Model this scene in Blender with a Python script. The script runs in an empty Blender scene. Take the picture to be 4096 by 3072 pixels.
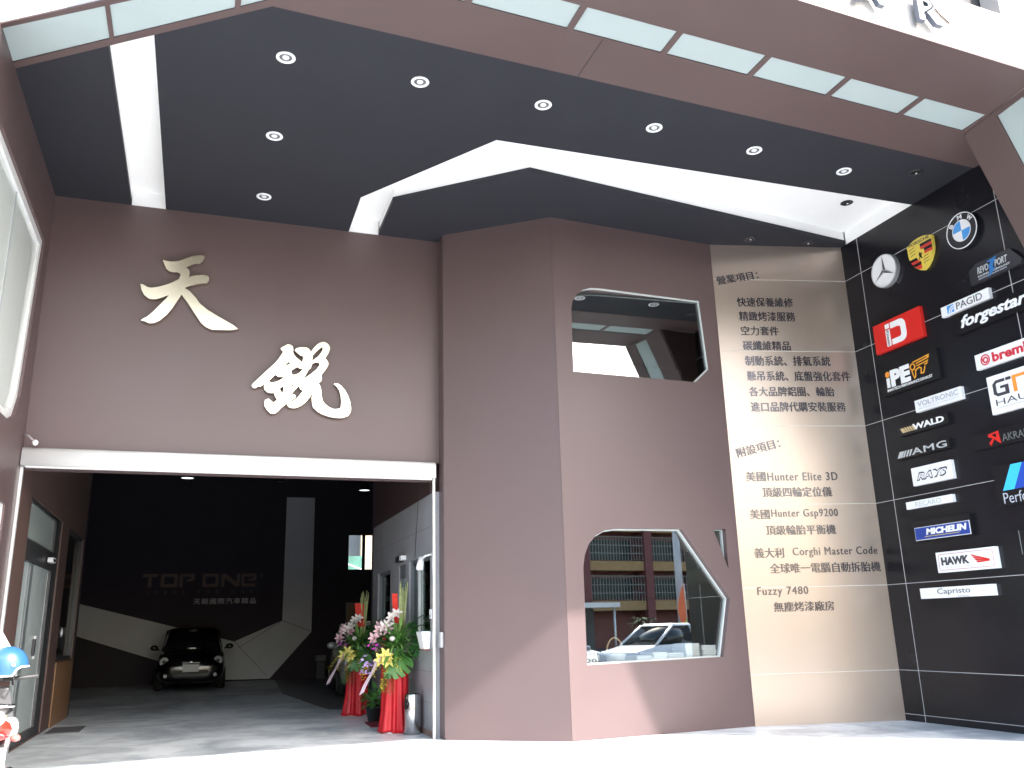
import bpy, bmesh, math, random
from mathutils import Vector, Matrix
R = math.radians
scene = bpy.context.scene
COL = scene.collection
random.seed(7)

# ------------------------------------------------------------------ camera, sky, sun, exposure
cam_d = bpy.data.cameras.new("camera")
cam = bpy.data.objects.new("camera", cam_d)
COL.objects.link(cam)
scene.camera = cam
cam_d.sensor_width = 36.0
cam_d.lens = 36.0 * 3486.77548 / 4096
cam_d.clip_start = 0.05
cam_d.clip_end = 2000
yaw, pit, rol = 0.34368419, 0.27252232, -0.02682581
cy, sy, cp, sp, cr, sr = math.cos(yaw), math.sin(yaw), math.cos(pit), math.sin(pit), math.cos(rol), math.sin(rol)
Mz = Matrix(((cy, -sy, 0), (sy, cy, 0), (0, 0, 1)))
Mx = Matrix(((1, 0, 0), (0, cp, sp), (0, -sp, cp)))
Mc = Matrix(((1, 0, 0), (0, 0, -1), (0, 1, 0)))
Mr = Matrix(((cr, -sr, 0), (sr, cr, 0), (0, 0, 1)))
W2C = Mr @ Mc @ Mx @ Mz
right, down, fwd = Vector(W2C[0]), Vector(W2C[1]), Vector(W2C[2])
rotm = Matrix((right, -down, -fwd)).transposed().to_4x4()
cam.matrix_world = Matrix.Translation((0, 0, 1.3)) @ rotm

SUN = Vector((0.60, -0.86, 1.0)).normalized()
world = bpy.data.worlds.new("World")
scene.world = world
world.use_nodes = True
wn = world.node_tree
bg = wn.nodes["Background"]
sky = wn.nodes.new("ShaderNodeTexSky")
sky.sky_type = 'NISHITA'
sky.sun_disc = False
sky.sun_elevation = math.asin(SUN.z)
sky.sun_rotation = math.atan2(SUN.x, SUN.y)
sky.air_density = 1.3
sky.dust_density = 3.0
sky.ozone_density = 1.0
wn.links.new(sky.outputs[0], bg.inputs[0])
bg.inputs[1].default_value = 0.15
sl = bpy.data.lights.new("sun", 'SUN')
sl.energy = 2.7
sl.angle = R(1.0)
sl.color = (1.0, 0.965, 0.92)
so = bpy.data.objects.new("sun", sl)
COL.objects.link(so)
so.rotation_euler = (-SUN).to_track_quat('-Z', 'Y').to_euler()
so.location = (10, -10, 20)
vs = scene.view_settings
vs.view_transform = 'Standard'
vs.look = 'None'
vs.exposure = 2.4
vs.gamma = 1.0
vs.use_curve_mapping = False
scene.cycles.max_bounces = 10
scene.cycles.diffuse_bounces = 5
scene.cycles.glossy_bounces = 5
scene.cycles.transparent_max_bounces = 12
scene.cycles.sample_clamp_indirect = 6.0

# ------------------------------------------------------------------ materials
MATS = {}
def mat(name, col, rough=0.5, metal=0.0, spec=0.5, var=0.0, vscale=2.0, bump=0.0, bscale=30.0, emit=None, estr=0.0, stretch=None, rvar=0.0, trans=0.0, coat=0.0):
    if name in MATS: return MATS[name]
    m = bpy.data.materials.new(name)
    m.use_nodes = True
    nt = m.node_tree
    b = nt.nodes["Principled BSDF"]
    b.inputs["Base Color"].default_value = (*col, 1)
    b.inputs["Roughness"].default_value = rough
    b.inputs["Metallic"].default_value = metal
    b.inputs["Specular IOR Level"].default_value = spec
    if coat: b.inputs["Coat Weight"].default_value = coat; b.inputs["Coat Roughness"].default_value = 0.05
    if trans: b.inputs["Transmission Weight"].default_value = trans
    if emit:
        b.inputs["Emission Color"].default_value = (*emit, 1)
        b.inputs["Emission Strength"].default_value = estr
    if var or bump or rvar:
        tc = nt.nodes.new("ShaderNodeTexCoord")
        mp = nt.nodes.new("ShaderNodeMapping")
        nt.links.new(tc.outputs["Object"], mp.inputs[0])
        if stretch: mp.inputs["Scale"].default_value = stretch
    if var or rvar:
        nz = nt.nodes.new("ShaderNodeTexNoise")
        nz.inputs["Scale"].default_value = vscale
        nz.inputs["Detail"].default_value = 6
        nz.inputs["Roughness"].default_value = 0.6
        nt.links.new(mp.outputs[0], nz.inputs["Vector"])
    if var:
        mr = nt.nodes.new("ShaderNodeMapRange")
        mr.inputs[1].default_value = 0.3; mr.inputs[2].default_value = 0.7
        mr.inputs[3].default_value = 1 - var; mr.inputs[4].default_value = 1 + var
        nt.links.new(nz.outputs["Fac"], mr.inputs[0])
        mx = nt.nodes.new("ShaderNodeVectorMath"); mx.operation = 'SCALE'
        mx.inputs[0].default_value = col
        nt.links.new(mr.outputs[0], mx.inputs["Scale"])
        nt.links.new(mx.outputs[0], b.inputs["Base Color"])
    if rvar:
        m2 = nt.nodes.new("ShaderNodeMapRange")
        m2.inputs[1].default_value = 0.3; m2.inputs[2].default_value = 0.7
        m2.inputs[3].default_value = max(0.02, rough - rvar); m2.inputs[4].default_value = rough + rvar
        nt.links.new(nz.outputs["Fac"], m2.inputs[0])
        nt.links.new(m2.outputs[0], b.inputs["Roughness"])
    if bump:
        n2 = nt.nodes.new("ShaderNodeTexNoise")
        n2.inputs["Scale"].default_value = bscale
        n2.inputs["Detail"].default_value = 4
        nt.links.new(mp.outputs[0], n2.inputs["Vector"])
        bp = nt.nodes.new("ShaderNodeBump")
        bp.inputs["Strength"].default_value = bump
        bp.inputs["Distance"].default_value = 0.02
        nt.links.new(n2.outputs["Fac"], bp.inputs["Height"])
        nt.links.new(bp.outputs[0], b.inputs["Normal"])
    MATS[name] = m
    return m

def glass(name, tint, refl, rough=0.01):
    if name in MATS: return MATS[name]
    m = bpy.data.materials.new(name)
    m.use_nodes = True
    nt = m.node_tree
    out = nt.nodes["Material Output"]
    nt.nodes.remove(nt.nodes["Principled BSDF"])
    t = nt.nodes.new("ShaderNodeBsdfTransparent"); t.inputs[0].default_value = (*tint, 1)
    g = nt.nodes.new("ShaderNodeBsdfGlossy"); g.inputs[0].default_value = (0.92, 0.97, 0.96, 1); g.inputs["Roughness"].default_value = rough
    lw = nt.nodes.new("ShaderNodeLayerWeight"); lw.inputs[0].default_value = 0.25
    mr = nt.nodes.new("ShaderNodeMapRange"); mr.inputs[3].default_value = refl; mr.inputs[4].default_value = min(1, refl + 0.5)
    nt.links.new(lw.outputs["Fresnel"], mr.inputs[0])
    mx = nt.nodes.new("ShaderNodeMixShader")
    nt.links.new(mr.outputs[0], mx.inputs[0]); nt.links.new(t.outputs[0], mx.inputs[1]); nt.links.new(g.outputs[0], mx.inputs[2])
    nt.links.new(mx.outputs[0], out.inputs[0])
    MATS[name] = m
    return m

BROWN = mat("brown_panel", (0.109, 0.072, 0.072), 0.42, var=0.05, vscale=0.7, bump=0.02, bscale=2.0, rvar=0.06)
DKBROWN = mat("dark_brown_panel", (0.075, 0.045, 0.042), 0.45, var=0.05, vscale=0.8)
CEIL = mat("charcoal_ceiling", (0.0135, 0.014, 0.020), 0.75, var=0.10, vscale=1.2, bump=0.05, bscale=8)
COVE = mat("white_cove_paint", (0.88, 0.87, 0.86), 0.7, var=0.015, vscale=3)
FROST = mat("frosted_glass", (0.37, 0.43, 0.425), 0.28, spec=0.5, var=0.02, vscale=1.5)
TILE = mat("black_tile", (0.0095, 0.009, 0.012), 0.24, spec=0.38, var=0.15, vscale=1.0, rvar=0.05)
GROUT = mat("white_grout", (0.45, 0.44, 0.44), 0.8)
GOLD = mat("champagne_panel", (0.385, 0.315, 0.272), 0.28, metal=0.62, spec=0.5, var=0.03, vscale=0.8, bump=0.06, bscale=1.6, stretch=(1, 1, 0.03))
INK = mat("dark_lettering", (0.05, 0.045, 0.055), 0.35)
LETTER = mat("champagne_letter", (0.74, 0.65, 0.50), 0.24, metal=0.85, var=0.02)
INKG = mat("glossy_dark_lettering", (0.085, 0.078, 0.09), 0.16, metal=0.5)
WHITE = mat("white_acrylic", (0.80, 0.80, 0.82), 0.35)
WPAINT = mat("white_painted_metal", (0.74, 0.74, 0.74), 0.4, var=0.03, vscale=4)
ALU = mat("brushed_aluminium", (0.62, 0.63, 0.65), 0.35, metal=0.7, var=0.04)
BLACK = mat("black_acrylic", (0.008, 0.008, 0.010), 0.25)
RED = mat("red_acrylic", (0.62, 0.02, 0.015), 0.35)
BLUE = mat("blue_acrylic", (0.02, 0.07, 0.42), 0.35)
SKYBLUE = mat("sky_blue_acrylic", (0.06, 0.30, 0.70), 0.35)
CYAN = mat("cyan_acrylic", (0.05, 0.50, 0.90), 0.35)
ORANGE = mat("orange_acrylic", (0.78, 0.28, 0.04), 0.4)
YELLOW = mat("yellow_enamel", (0.72, 0.56, 0.09), 0.35)
GREY = mat("grey_lettering", (0.30, 0.32, 0.33), 0.4)
LGREY = mat("light_grey_lettering", (0.42, 0.44, 0.50), 0.4)
CHROME = mat("chrome", (0.80, 0.80, 0.82), 0.12, metal=1.0)
STEEL = mat("polished_steel", (0.46, 0.46, 0.47), 0.2, metal=1.0, rvar=0.04, vscale=5)
HALLDARK = mat("hall_dark_paint", (0.036, 0.026, 0.042), 0.7, var=0.1)  # the lifted purple tone puts haze into the dark colour
HALLGREY = mat("hall_grey_stripe", (0.72, 0.74, 0.80), 0.6, var=0.06, vscale=1.5)
GTILE = mat("grey_stone_tile", (0.28, 0.28, 0.30), 0.45, var=0.10, vscale=1.5, bump=0.03)
WOOD = mat("tan_wood", (0.28, 0.15, 0.07), 0.45, var=0.15, vscale=3, stretch=(6, 6, 0.5))
DKFRAME = mat("dark_frame", (0.03, 0.032, 0.038), 0.4)
WINGLASS = glass("reflective_window_glass", (0.97, 0.985, 0.975), 0.23)
CLEAR = glass("clear_window_glass", (0.6, 0.65, 0.64), 0.10)
RUBBER = mat("tyre_rubber", (0.015, 0.015, 0.016), 0.85)
STONE = mat("pale_stone", (0.47, 0.44, 0.41), 0.6, var=0.06, vscale=2.0, bump=0.05, bscale=10)

def floor_mat():
    m = bpy.data.materials.new("polished_concrete")
    m.use_nodes = True
    nt = m.node_tree; b = nt.nodes["Principled BSDF"]
    tc = nt.nodes.new("ShaderNodeTexCoord")
    mp = nt.nodes.new("ShaderNodeMapping"); mp.inputs["Scale"].default_value = (0.7, 0.7, 0.7)
    nt.links.new(tc.outputs["Object"], mp.inputs[0])
    n1 = nt.nodes.new("ShaderNodeTexNoise"); n1.inputs["Scale"].default_value = 1.1; n1.inputs["Detail"].default_value = 8; n1.inputs["Roughness"].default_value = 0.62; n1.inputs["Distortion"].default_value = 0.6
    n2 = nt.nodes.new("ShaderNodeTexNoise"); n2.inputs["Scale"].default_value = 7; n2.inputs["Detail"].default_value = 6
    for n in (n1, n2): nt.links.new(mp.outputs[0], n.inputs["Vector"])
    ra = nt.nodes.new("ShaderNodeValToRGB")
    e = ra.color_ramp.elements
    e[0].position = 0.38; e[0].color = (0.40, 0.45, 0.49, 1)
    e[1].position = 0.60; e[1].color = (0.80, 0.85, 0.88, 1)
    ad = nt.nodes.new("ShaderNodeMath"); ad.operation = 'MULTIPLY_ADD'; ad.inputs[1].default_value = 0.25; 
    nt.links.new(n2.outputs["Fac"], ad.inputs[0]); 
    sb = nt.nodes.new("ShaderNodeMath"); sb.operation = 'SUBTRACT'; sb.inputs[1].default_value = 0.125
    nt.links.new(n1.outputs["Fac"], sb.inputs[0]); nt.links.new(sb.outputs[0], ad.inputs[2])
    nt.links.new(ad.outputs[0], ra.inputs[0]); nt.links.new(ra.outputs[0], b.inputs["Base Color"])
    mr = nt.nodes.new("ShaderNodeMapRange"); mr.inputs[3].default_value = 0.28; mr.inputs[4].default_value = 0.5
    nt.links.new(n1.outputs["Fac"], mr.inputs[0]); nt.links.new(mr.outputs[0], b.inputs["Roughness"])
    MATS["polished_concrete"] = m
    return m
FLOOR = floor_mat()

# ------------------------------------------------------------------ object helpers
def tag(o, label=None, cat=None, group=None, kind=None):
    if label: o["label"] = label
    if cat: o["category"] = cat
    if group: o["group"] = group
    if kind: o["kind"] = kind
    return o

def thing(name, label, cat, loc=(0, 0, 0), rotz=0.0, group=None):
    o = bpy.data.objects.new(name, None)
    o.empty_display_size = 0.1
    COL.objects.link(o)
    o.location = loc
    o.rotation_euler = (0, 0, rotz)
    return tag(o, label, cat, group)

def root_loc(o):
    v = Vector((0, 0, 0))
    while o is not None:
        v += o.location
        o = o.parent
    return v

class MB:
    def __init__(self): self.v = []; self.f = []; self.sm = []
    def add(self, vs, fs, smooth=False):
        k = len(self.v)
        self.v += [Vector(p) for p in vs]
        self.f += [tuple(i + k for i in f) for f in fs]
        self.sm += [smooth] * len(fs)
        return self
    def box(self, a, b):
        x0, y0, z0 = a; x1, y1, z1 = b
        return self.add([(x0, y0, z0), (x1, y0, z0), (x1, y1, z0), (x0, y1, z0), (x0, y0, z1), (x1, y0, z1), (x1, y1, z1), (x0, y1, z1)],
                        [(0, 3, 2, 1), (4, 5, 6, 7), (0, 1, 5, 4), (1, 2, 6, 5), (2, 3, 7, 6), (3, 0, 4, 7)])
    def hexa(self, p):      # 8 corner points, bottom ring then top ring
        return self.add(p, [(0, 3, 2, 1), (4, 5, 6, 7), (0, 1, 5, 4), (1, 2, 6, 5), (2, 3, 7, 6), (3, 0, 4, 7)])
    def prism(self, poly, z0, z1):
        n = len(poly)
        return self.add([(x, y, z0) for x, y in poly] + [(x, y, z1) for x, y in poly],
                        [tuple(range(n - 1, -1, -1)), tuple(range(n, 2 * n))] + [(i, (i + 1) % n, n + (i + 1) % n, n + i) for i in range(n)])
    def tube(self, pts, r, seg=8, caps=True):
        pts = [Vector(p) for p in pts]; rings = []
        up = Vector((0, 0, 1))
        for i, p in enumerate(pts):
            d = (pts[min(i + 1, len(pts) - 1)] - pts[max(i - 1, 0)]).normalized()
            a = d.cross(up)
            if a.length < 1e-4: a = d.cross(Vector((1, 0, 0)))
            a.normalize(); b = d.cross(a)
            rr = r[i] if isinstance(r, (list, tuple)) else r
            rings.append([p + (a * math.cos(t) + b * math.sin(t)) * rr for t in [2 * math.pi * k / seg for k in range(seg)]])
        vs = [q for ring in rings for q in ring]
        fs = [(i * seg + k, i * seg + (k + 1) % seg, (i + 1) * seg + (k + 1) % seg, (i + 1) * seg + k) for i in range(len(pts) - 1) for k in range(seg)]
        if caps: fs += [tuple(range(seg - 1, -1, -1)), tuple((len(pts) - 1) * seg + k for k in range(seg))]
        return self.add(vs, fs, True)
    def lathe(self, prof, c=(0, 0, 0), seg=24, axis='z'):
        vs = []
        for r, h in prof:
            for k in range(seg):
                t = 2 * math.pi * k / seg
                x, y, z = r * math.cos(t), r * math.sin(t), h
                if axis == 'x': x, y, z = z, x, y
                if axis == 'y': x, y, z = x, -z, y
                vs.append((c[0] + x, c[1] + y, c[2] + z))
        fs = [(i * seg + k, i * seg + (k + 1) % seg, (i + 1) * seg + (k + 1) % seg, (i + 1) * seg + k) for i in range(len(prof) - 1) for k in range(seg)]
        return self.add(vs, fs, True)
    def loft(self, rings, closed=True, caps=True):
        n = len(rings[0]); vs = [q for r in rings for q in r]
        m = n if closed else n - 1
        fs = [(i * n + k, i * n + (k + 1) % n, (i + 1) * n + (k + 1) % n, (i + 1) * n + k) for i in range(len(rings) - 1) for k in range(m)]
        if caps: fs += [tuple(range(n - 1, -1, -1)), tuple((len(rings) - 1) * n + k for k in range(n))]
        return self.add(vs, fs, True)
    def ball(self, c, r, seg=10, rings=6, sc=(1, 1, 1)):
        prof = [(max(1e-4, r * math.sin(math.pi * i / rings)), -r * math.cos(math.pi * i / rings)) for i in range(rings + 1)]
        k = len(self.v)
        self.lathe(prof, (0, 0, 0), seg)
        for i in range(k, len(self.v)):
            p = self.v[i]; self.v[i] = Vector((c[0] + p.x * sc[0], c[1] + p.y * sc[1], c[2] + p.z * sc[2]))
        return self
    def build(self, name, m, parent=None, local=False, bevel=0.0, normals=True, subdiv=0):
        me = bpy.data.meshes.new(name)
        vs = self.v
        if parent is not None:
            if not local:
                o0 = root_loc(parent); vs = [p - o0 for p in vs]
            loc = Vector((0, 0, 0))
        else:
            xs = [p.x for p in vs]; ys = [p.y for p in vs]; zs = [p.z for p in vs]
            loc = Vector(((min(xs) + max(xs)) / 2, (min(ys) + max(ys)) / 2, min(zs)))
            vs = [p - loc for p in vs]
        me.from_pydata([tuple(p) for p in vs], [], self.f)
        for p, s in zip(me.polygons, self.sm): p.use_smooth = s
        me.update()
        if normals:
            bm = bmesh.new(); bm.from_mesh(me)
            bmesh.ops.recalc_face_normals(bm, faces=bm.faces)
            bm.to_mesh(me); bm.free()
        me.materials.append(m)
        o = bpy.data.objects.new(name, me)
        o.location = loc
        o.parent = parent
        COL.objects.link(o)
        if bevel:
            b = o.modifiers.new("bevel", 'BEVEL'); b.width = bevel; b.segments = 2; b.limit_method = 'ANGLE'; b.angle_limit = R(40)
        if subdiv:
            s = o.modifiers.new("smooth", 'SUBSURF'); s.levels = subdiv; s.render_levels = subdiv
        return o

def _mesh_of(cu):
    ob = bpy.data.objects.new("scratch", cu)
    COL.objects.link(ob)
    dg = bpy.context.evaluated_depsgraph_get()
    me = bpy.data.meshes.new_from_object(ob.evaluated_get(dg))
    vs = [v.co.copy() for v in me.vertices]
    fs = [tuple(p.vertices) for p in me.polygons]
    bpy.data.objects.remove(ob); bpy.data.meshes.remove(me); bpy.data.curves.remove(cu)
    return vs, fs

def fill(mb, contours, T, d0, d1):
    """flat outline(s) with holes, thickened from d0 to d1; T maps (u, v, d) to the world"""
    cu = bpy.data.curves.new("scratch", 'CURVE')
    cu.dimensions = '2D'; cu.fill_mode = 'BOTH'; cu.extrude = 0.5
    for c in contours:
        s = cu.splines.new('POLY'); s.points.add(len(c) - 1); s.use_cyclic_u = True
        for p, q in zip(s.points, c): p.co = (q[0], q[1], 0, 1)
    vs, fs = _mesh_of(cu)
    mb.add([T(p.x, p.y, d0 + (d1 - d0) * (p.z + 0.5)) for p in vs], fs)
    return mb

def text(mb, s, T, box, d0=0.0, d1=0.004, bold=0.0, shear=0.0, space=1.0, res=3, ang=0.0, thick=0.0):
    """lettering stretched into box (u0, v0, u1, v1) of plane T"""
    cu = bpy.data.curves.new("scratch", 'FONT')
    cu.body = s; cu.size = 1.0; cu.extrude = 0.5; cu.offset = bold; cu.shear = shear; cu.resolution_u = res; cu.space_character = space
    vs, fs = _mesh_of(cu)
    if not vs: return mb
    x0 = min(p.x for p in vs); x1 = max(p.x for p in vs); y0 = min(p.y for p in vs); y1 = max(p.y for p in vs)
    u0, v0, u1, v1 = box
    ca, sa = math.cos(ang), math.sin(ang)
    for i, (su, sv) in enumerate(((0, 0), (thick, thick * 0.3), (-thick, -thick * 0.3)) if thick else ((0, 0),)):
        out = []
        for p in vs:
            a = (p.x - x0) / (x1 - x0) * (u1 - u0) + su; b = (p.y - y0) / (y1 - y0) * (v1 - v0) + sv
            out.append(T(u0 + a * ca - b * sa, v0 + a * sa + b * ca, d0 + i * 0.0004 + (d1 - d0) * (p.z + 0.5)))
        mb.add(out, fs)
    return mb

def pts(s): return [tuple(map(float, t.split(','))) for t in s.split()]
def inset(poly, w):
    n = len(poly); A = sum(poly[i][0] * poly[(i + 1) % n][1] - poly[(i + 1) % n][0] * poly[i][1] for i in range(n))
    s = 1 if A > 0 else -1; out = []
    for i in range(n):
        p0, p1, p2 = Vector(poly[i - 1]), Vector(poly[i]), Vector(poly[(i + 1) % n])
        a = (p1 - p0).normalized(); b = (p2 - p1).normalized()
        na = Vector((-a.y, a.x)) * s; nb = Vector((-b.y, b.x)) * s
        m = (na + nb); m = m / max(0.3, m.length_squared) * 2
        q = p1 + m * w
        out.append((q.x, q.y))
    return out
def rect(u0, v0, u1, v1): return [(u0, v0), (u1, v0), (u1, v1), (u0, v1)]
def circ(cx, cy, r, n=32, ry=None): return [(cx + r * math.cos(2 * math.pi * k / n), cy + (ry or r) * math.sin(2 * math.pi * k / n)) for k in range(n)]
def arcp(cx, cy, r, a0, a1, n=12): return [(cx + r * math.cos(R(a0 + (a1 - a0) * k / n)), cy + r * math.sin(R(a0 + (a1 - a0) * k / n))) for k in range(n + 1)]
def rrect(u0, v0, u1, v1, r, n=5):
    o = []
    for cx, cy_, a in ((u1 - r, v1 - r, 0), (u0 + r, v1 - r, 90), (u0 + r, v0 + r, 180), (u1 - r, v0 + r, 270)):
        o += [(cx + r * math.cos(R(a + 90 * k / n)), cy_ + r * math.sin(R(a + 90 * k / n))) for k in range(n + 1)]
    return o
def copy_tree(o, parent=None):
    c = o.copy(); COL.objects.link(c); c.parent = parent
    for ch in list(o.children): copy_tree(ch, c)
    return c

# ------------------------------------------------------------------ reference planes of the building
P0, C_, G0, G1 = (2.966, 11.053), (4.235, 10.086), (6.862, 10.264), (8.858, 9.80)
CZ = 6.72                                   # ceiling height
def plane(p, q):
    d = Vector((q[0] - p[0], q[1] - p[1])); L = d.length; d.normalize()
    n = Vector((d.y, -d.x))
    return (lambda u, v, o: Vector((p[0] + d.x * u + n.x * o, p[1] + d.y * u + n.y * o, v))), L
T_A, LA = plane(P0, C_)
T_B, LB = plane(C_, G0)
T_G, LG = plane(G0, G1)
T_W = lambda u, v, o: Vector((u, 11.3 - o, v))
T_R = lambda u, v, o: Vector((8.858 - o, 9.80 - u, v))
T_L = lambda u, v, o: Vector((-2.03 + o, u, v))
T_H = lambda u, v, o: Vector((2.9 - o, u, v))         # hall wall seen from the left: u is y
T_K = lambda u, v, o: Vector((u, 28.0 - o, v))
T_UP = lambda z: (lambda u, v, o: Vector((u, v, z - o)))

# ------------------------------------------------------------------ ground
g = MB().prism([(-45, 2.4), (45, 2.4), (45, 40), (-45, 40)], -0.6, 0.0).build("forecourt_floor", FLOOR)
tag(g, kind="structure")
ASPHALT = mat("asphalt", (0.055, 0.055, 0.057), 0.85, var=0.2, vscale=3, bump=0.1, bscale=60)
g = MB().add([(-400, -400, -0.5), (400, -400, -0.5), (400, 400, -0.5), (-400, 400, -0.5)], [(0, 1, 2, 3)]).build("street_ground", ASPHALT)
tag(g, kind="structure")
PAINT = mat("road_paint", (0.7, 0.7, 0.68), 0.6, var=0.08, vscale=8)
m = MB().box((-60, -4.0, -0.5), (60, -3.85, -0.495)).build("road_marking", PAINT)
tag(m, kind="structure")

# ------------------------------------------------------------------ lintel wall with the garage opening
w = MB().box((-2.03, 11.3, 3.47), (2.966, 11.55, CZ)).box((-2.03, 11.42, 3.24), (2.966, 11.55, 3.47)).build("lintel_wall", BROWN)
tag(w, "brown panelled wall over the garage opening that carries two big characters", "wall")

TIAN = pts("-0.7,5.973 -0.673,5.963 -0.607,5.957 -0.521,5.973 -0.436,6.017 -0.351,6.065 -0.278,6.087 -0.219,6.091 -0.199,6.063 -0.214,6.018 -0.242,5.986 -0.272,5.955 -0.281,5.976 -0.343,5.952 -0.42,5.892 -0.382,5.875 -0.369,5.831 -0.375,5.771 -0.303,5.8 -0.216,5.818 -0.149,5.814 -0.127,5.774 -0.136,5.731 -0.161,5.698 -0.167,5.711 -0.266,5.686 -0.38,5.637 -0.412,5.614 -0.347,5.574 -0.268,5.491 -0.219,5.421 -0.126,5.348 -0.004,5.277 0.119,5.214 0.211,5.165 0.27,5.118 0.185,5.095 0.067,5.086 -0.05,5.08 -0.125,5.11 -0.187,5.161 -0.252,5.253 -0.316,5.346 -0.381,5.438 -0.447,5.519 -0.483,5.444 -0.533,5.34 -0.596,5.236 -0.675,5.148 -0.742,5.106 -0.798,5.098 -0.849,5.12 -0.894,5.127 -0.886,5.141 -0.819,5.191 -0.755,5.269 -0.678,5.375 -0.62,5.454 -0.595,5.498 -0.67,5.457 -0.753,5.424 -0.824,5.425 -0.884,5.468 -0.92,5.529 -0.941,5.612 -0.91,5.609 -0.865,5.584 -0.815,5.573 -0.71,5.601 -0.599,5.655 -0.491,5.728 -0.476,5.793 -0.509,5.815 -0.517,5.822 -0.567,5.813 -0.619,5.824 -0.657,5.856 -0.676,5.904 -0.698,5.952")
RUI = [pts(s) for s in ["0.812,4.901 0.9,4.963 0.94,4.959 0.967,4.939 0.977,4.908 0.975,4.865 0.988,4.827 1.019,4.791 1.06,4.759 1.099,4.729 1.111,4.812 1.077,4.819 1.037,4.847 0.996,4.886 1.011,4.914 1.047,4.931 1.106,4.938 1.153,4.937 1.176,4.924 1.208,4.886 1.239,4.94 1.278,4.99 1.317,5.02 1.364,5.035 1.404,5.027 1.439,4.996 1.453,4.954 1.442,4.9 1.413,4.844 1.394,4.81 1.426,4.773 1.439,4.735 1.428,4.695 1.39,4.632 1.352,4.574 1.358,4.531 1.354,4.496 1.319,4.457 1.343,4.418 1.356,4.37 1.364,4.287 1.383,4.218 1.417,4.179 1.465,4.143 1.526,4.121 1.572,4.124 1.615,4.145 1.622,4.219 1.614,4.302 1.592,4.378 1.557,4.432 1.516,4.461 1.529,4.472 1.562,4.475 1.61,4.45 1.666,4.39 1.708,4.315 1.741,4.219 1.753,4.136 1.744,4.08 1.708,4.036 1.642,4.008 1.569,4.004 1.476,4.015 1.375,4.045 1.308,4.083 1.261,4.128 1.245,4.182 1.237,4.258 1.246,4.321 1.204,4.249 1.154,4.184 1.091,4.132 1.034,4.107 0.988,4.104 0.949,4.117 0.925,4.144 0.927,4.154 0.972,4.186 1.01,4.206 1.06,4.254 1.097,4.304 1.122,4.347 1.089,4.359 1.069,4.406 1.017,4.347 0.975,4.283 1.007,4.292 1.033,4.273 1.028,4.245 1.003,4.223 0.965,4.194 0.922,4.159 0.897,4.137 0.854,4.094 0.824,4.055 0.787,4.022 0.755,4.014 0.723,4.022 0.683,4.061 0.652,4.109 0.644,4.153 0.652,4.191 0.695,4.212 0.758,4.161 0.801,4.205 0.773,4.249 0.757,4.291 0.717,4.287 0.672,4.298 0.639,4.33 0.629,4.37 0.635,4.405 0.593,4.369 0.586,4.366 0.564,4.367 0.524,4.339 0.495,4.344 0.48,4.367 0.483,4.387 0.549,4.464 0.67,4.6 0.768,4.712 0.817,4.789 0.848,4.851",
"0.924,4.724 0.948,4.703 0.9,4.673 0.862,4.644",
"1.034,4.662 1.078,4.639 1.094,4.644 1.124,4.674 1.098,4.625 1.07,4.584 1.022,4.556 0.977,4.549 0.961,4.604",
"0.763,4.536 0.803,4.511 0.868,4.513 0.862,4.496 0.831,4.472 0.78,4.443 0.723,4.426 0.684,4.446",
"0.873,4.39 0.874,4.345 0.87,4.31 0.859,4.303 0.841,4.319 0.828,4.356",
"0.985,4.471 0.971,4.448 0.972,4.469",
"1.005,4.424 0.989,4.397 0.968,4.366 0.971,4.396 0.985,4.418",
"1.356,4.961 1.354,4.921 1.335,4.877 1.297,4.824 1.225,4.761 1.233,4.84 1.274,4.89 1.326,4.944",
"1.228,4.719 1.26,4.737 1.299,4.743 1.323,4.733 1.318,4.697 1.283,4.645 1.219,4.581 1.161,4.535 1.119,4.499 1.153,4.566 1.187,4.642 1.206,4.65"]]
def big_char(contours, label):
    t = thing("wall_character", label, "sign letter", tuple(T_W(sum(p[0] for p in contours[0]) / len(contours[0]), min(p[1] for p in contours[0]), 0)), group="big characters on the brown wall")
    fill(MB(), contours, T_W, 0.035, 0.075).build("letter_face", LETTER, t)
    c = contours[0]
    for k in (3, len(c) // 4, len(c) // 2, 3 * len(c) // 4):
        q = inset(c, 0.03)[k]
        MB().tube([T_W(q[0], q[1], 0.0), T_W(q[0], q[1], 0.036)], 0.008, 6).build("standoff_pin", ALU, t)
big_char([TIAN], "large champagne brush style character with four strokes, upper one on the brown wall")
big_char(RUI, "large champagne brush style character with many strokes, lower one on the brown wall")

fp = MB().prism([(1.95, 21.4), (2.3, 16.4), (3.0, 15.9), (9.4, 15.9), (9.4, 27.9), (2.3, 27.9)], 0.0, 0.004).build("floor_patch", mat("dark_floor_sheet", (0.16, 0.17, 0.185), 0.35, var=0.2, vscale=1.0))  # thin darker sheet over the right rear floor
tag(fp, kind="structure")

# ------------------------------------------------------------------ roller shutter
s = thing("roller_shutter", "white roller shutter box and rails round the garage opening, rolled up", "roller shutter", (0.43, 11.2, 0))
prof = [(0.0, 0.0), (0.0, 0.16), (0.015, 0.195), (0.05, 0.215), (0.17, 0.22), (0.17, 0.0)]
MB().loft([[(x, 11.29 - d - 0.0, 3.245 + h) for d, h in [(0.12 - a, b) for a, b in prof]] for x in (-2.02, 2.89)]).build("shutter_box", WPAINT, s)
MB().box((-1.97, 11.2, 3.225), (2.84, 11.26, 3.243)).build("bottom_slat", WPAINT, s)
MB().box((2.866, 11.25, 0), (2.896, 11.295, 3.243)).build("guide_rail", ALU, s)
MB().box((-2.027, 11.25, 0), (-1.995, 11.295, 3.243)).build("guide_rail", ALU, s)

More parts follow.
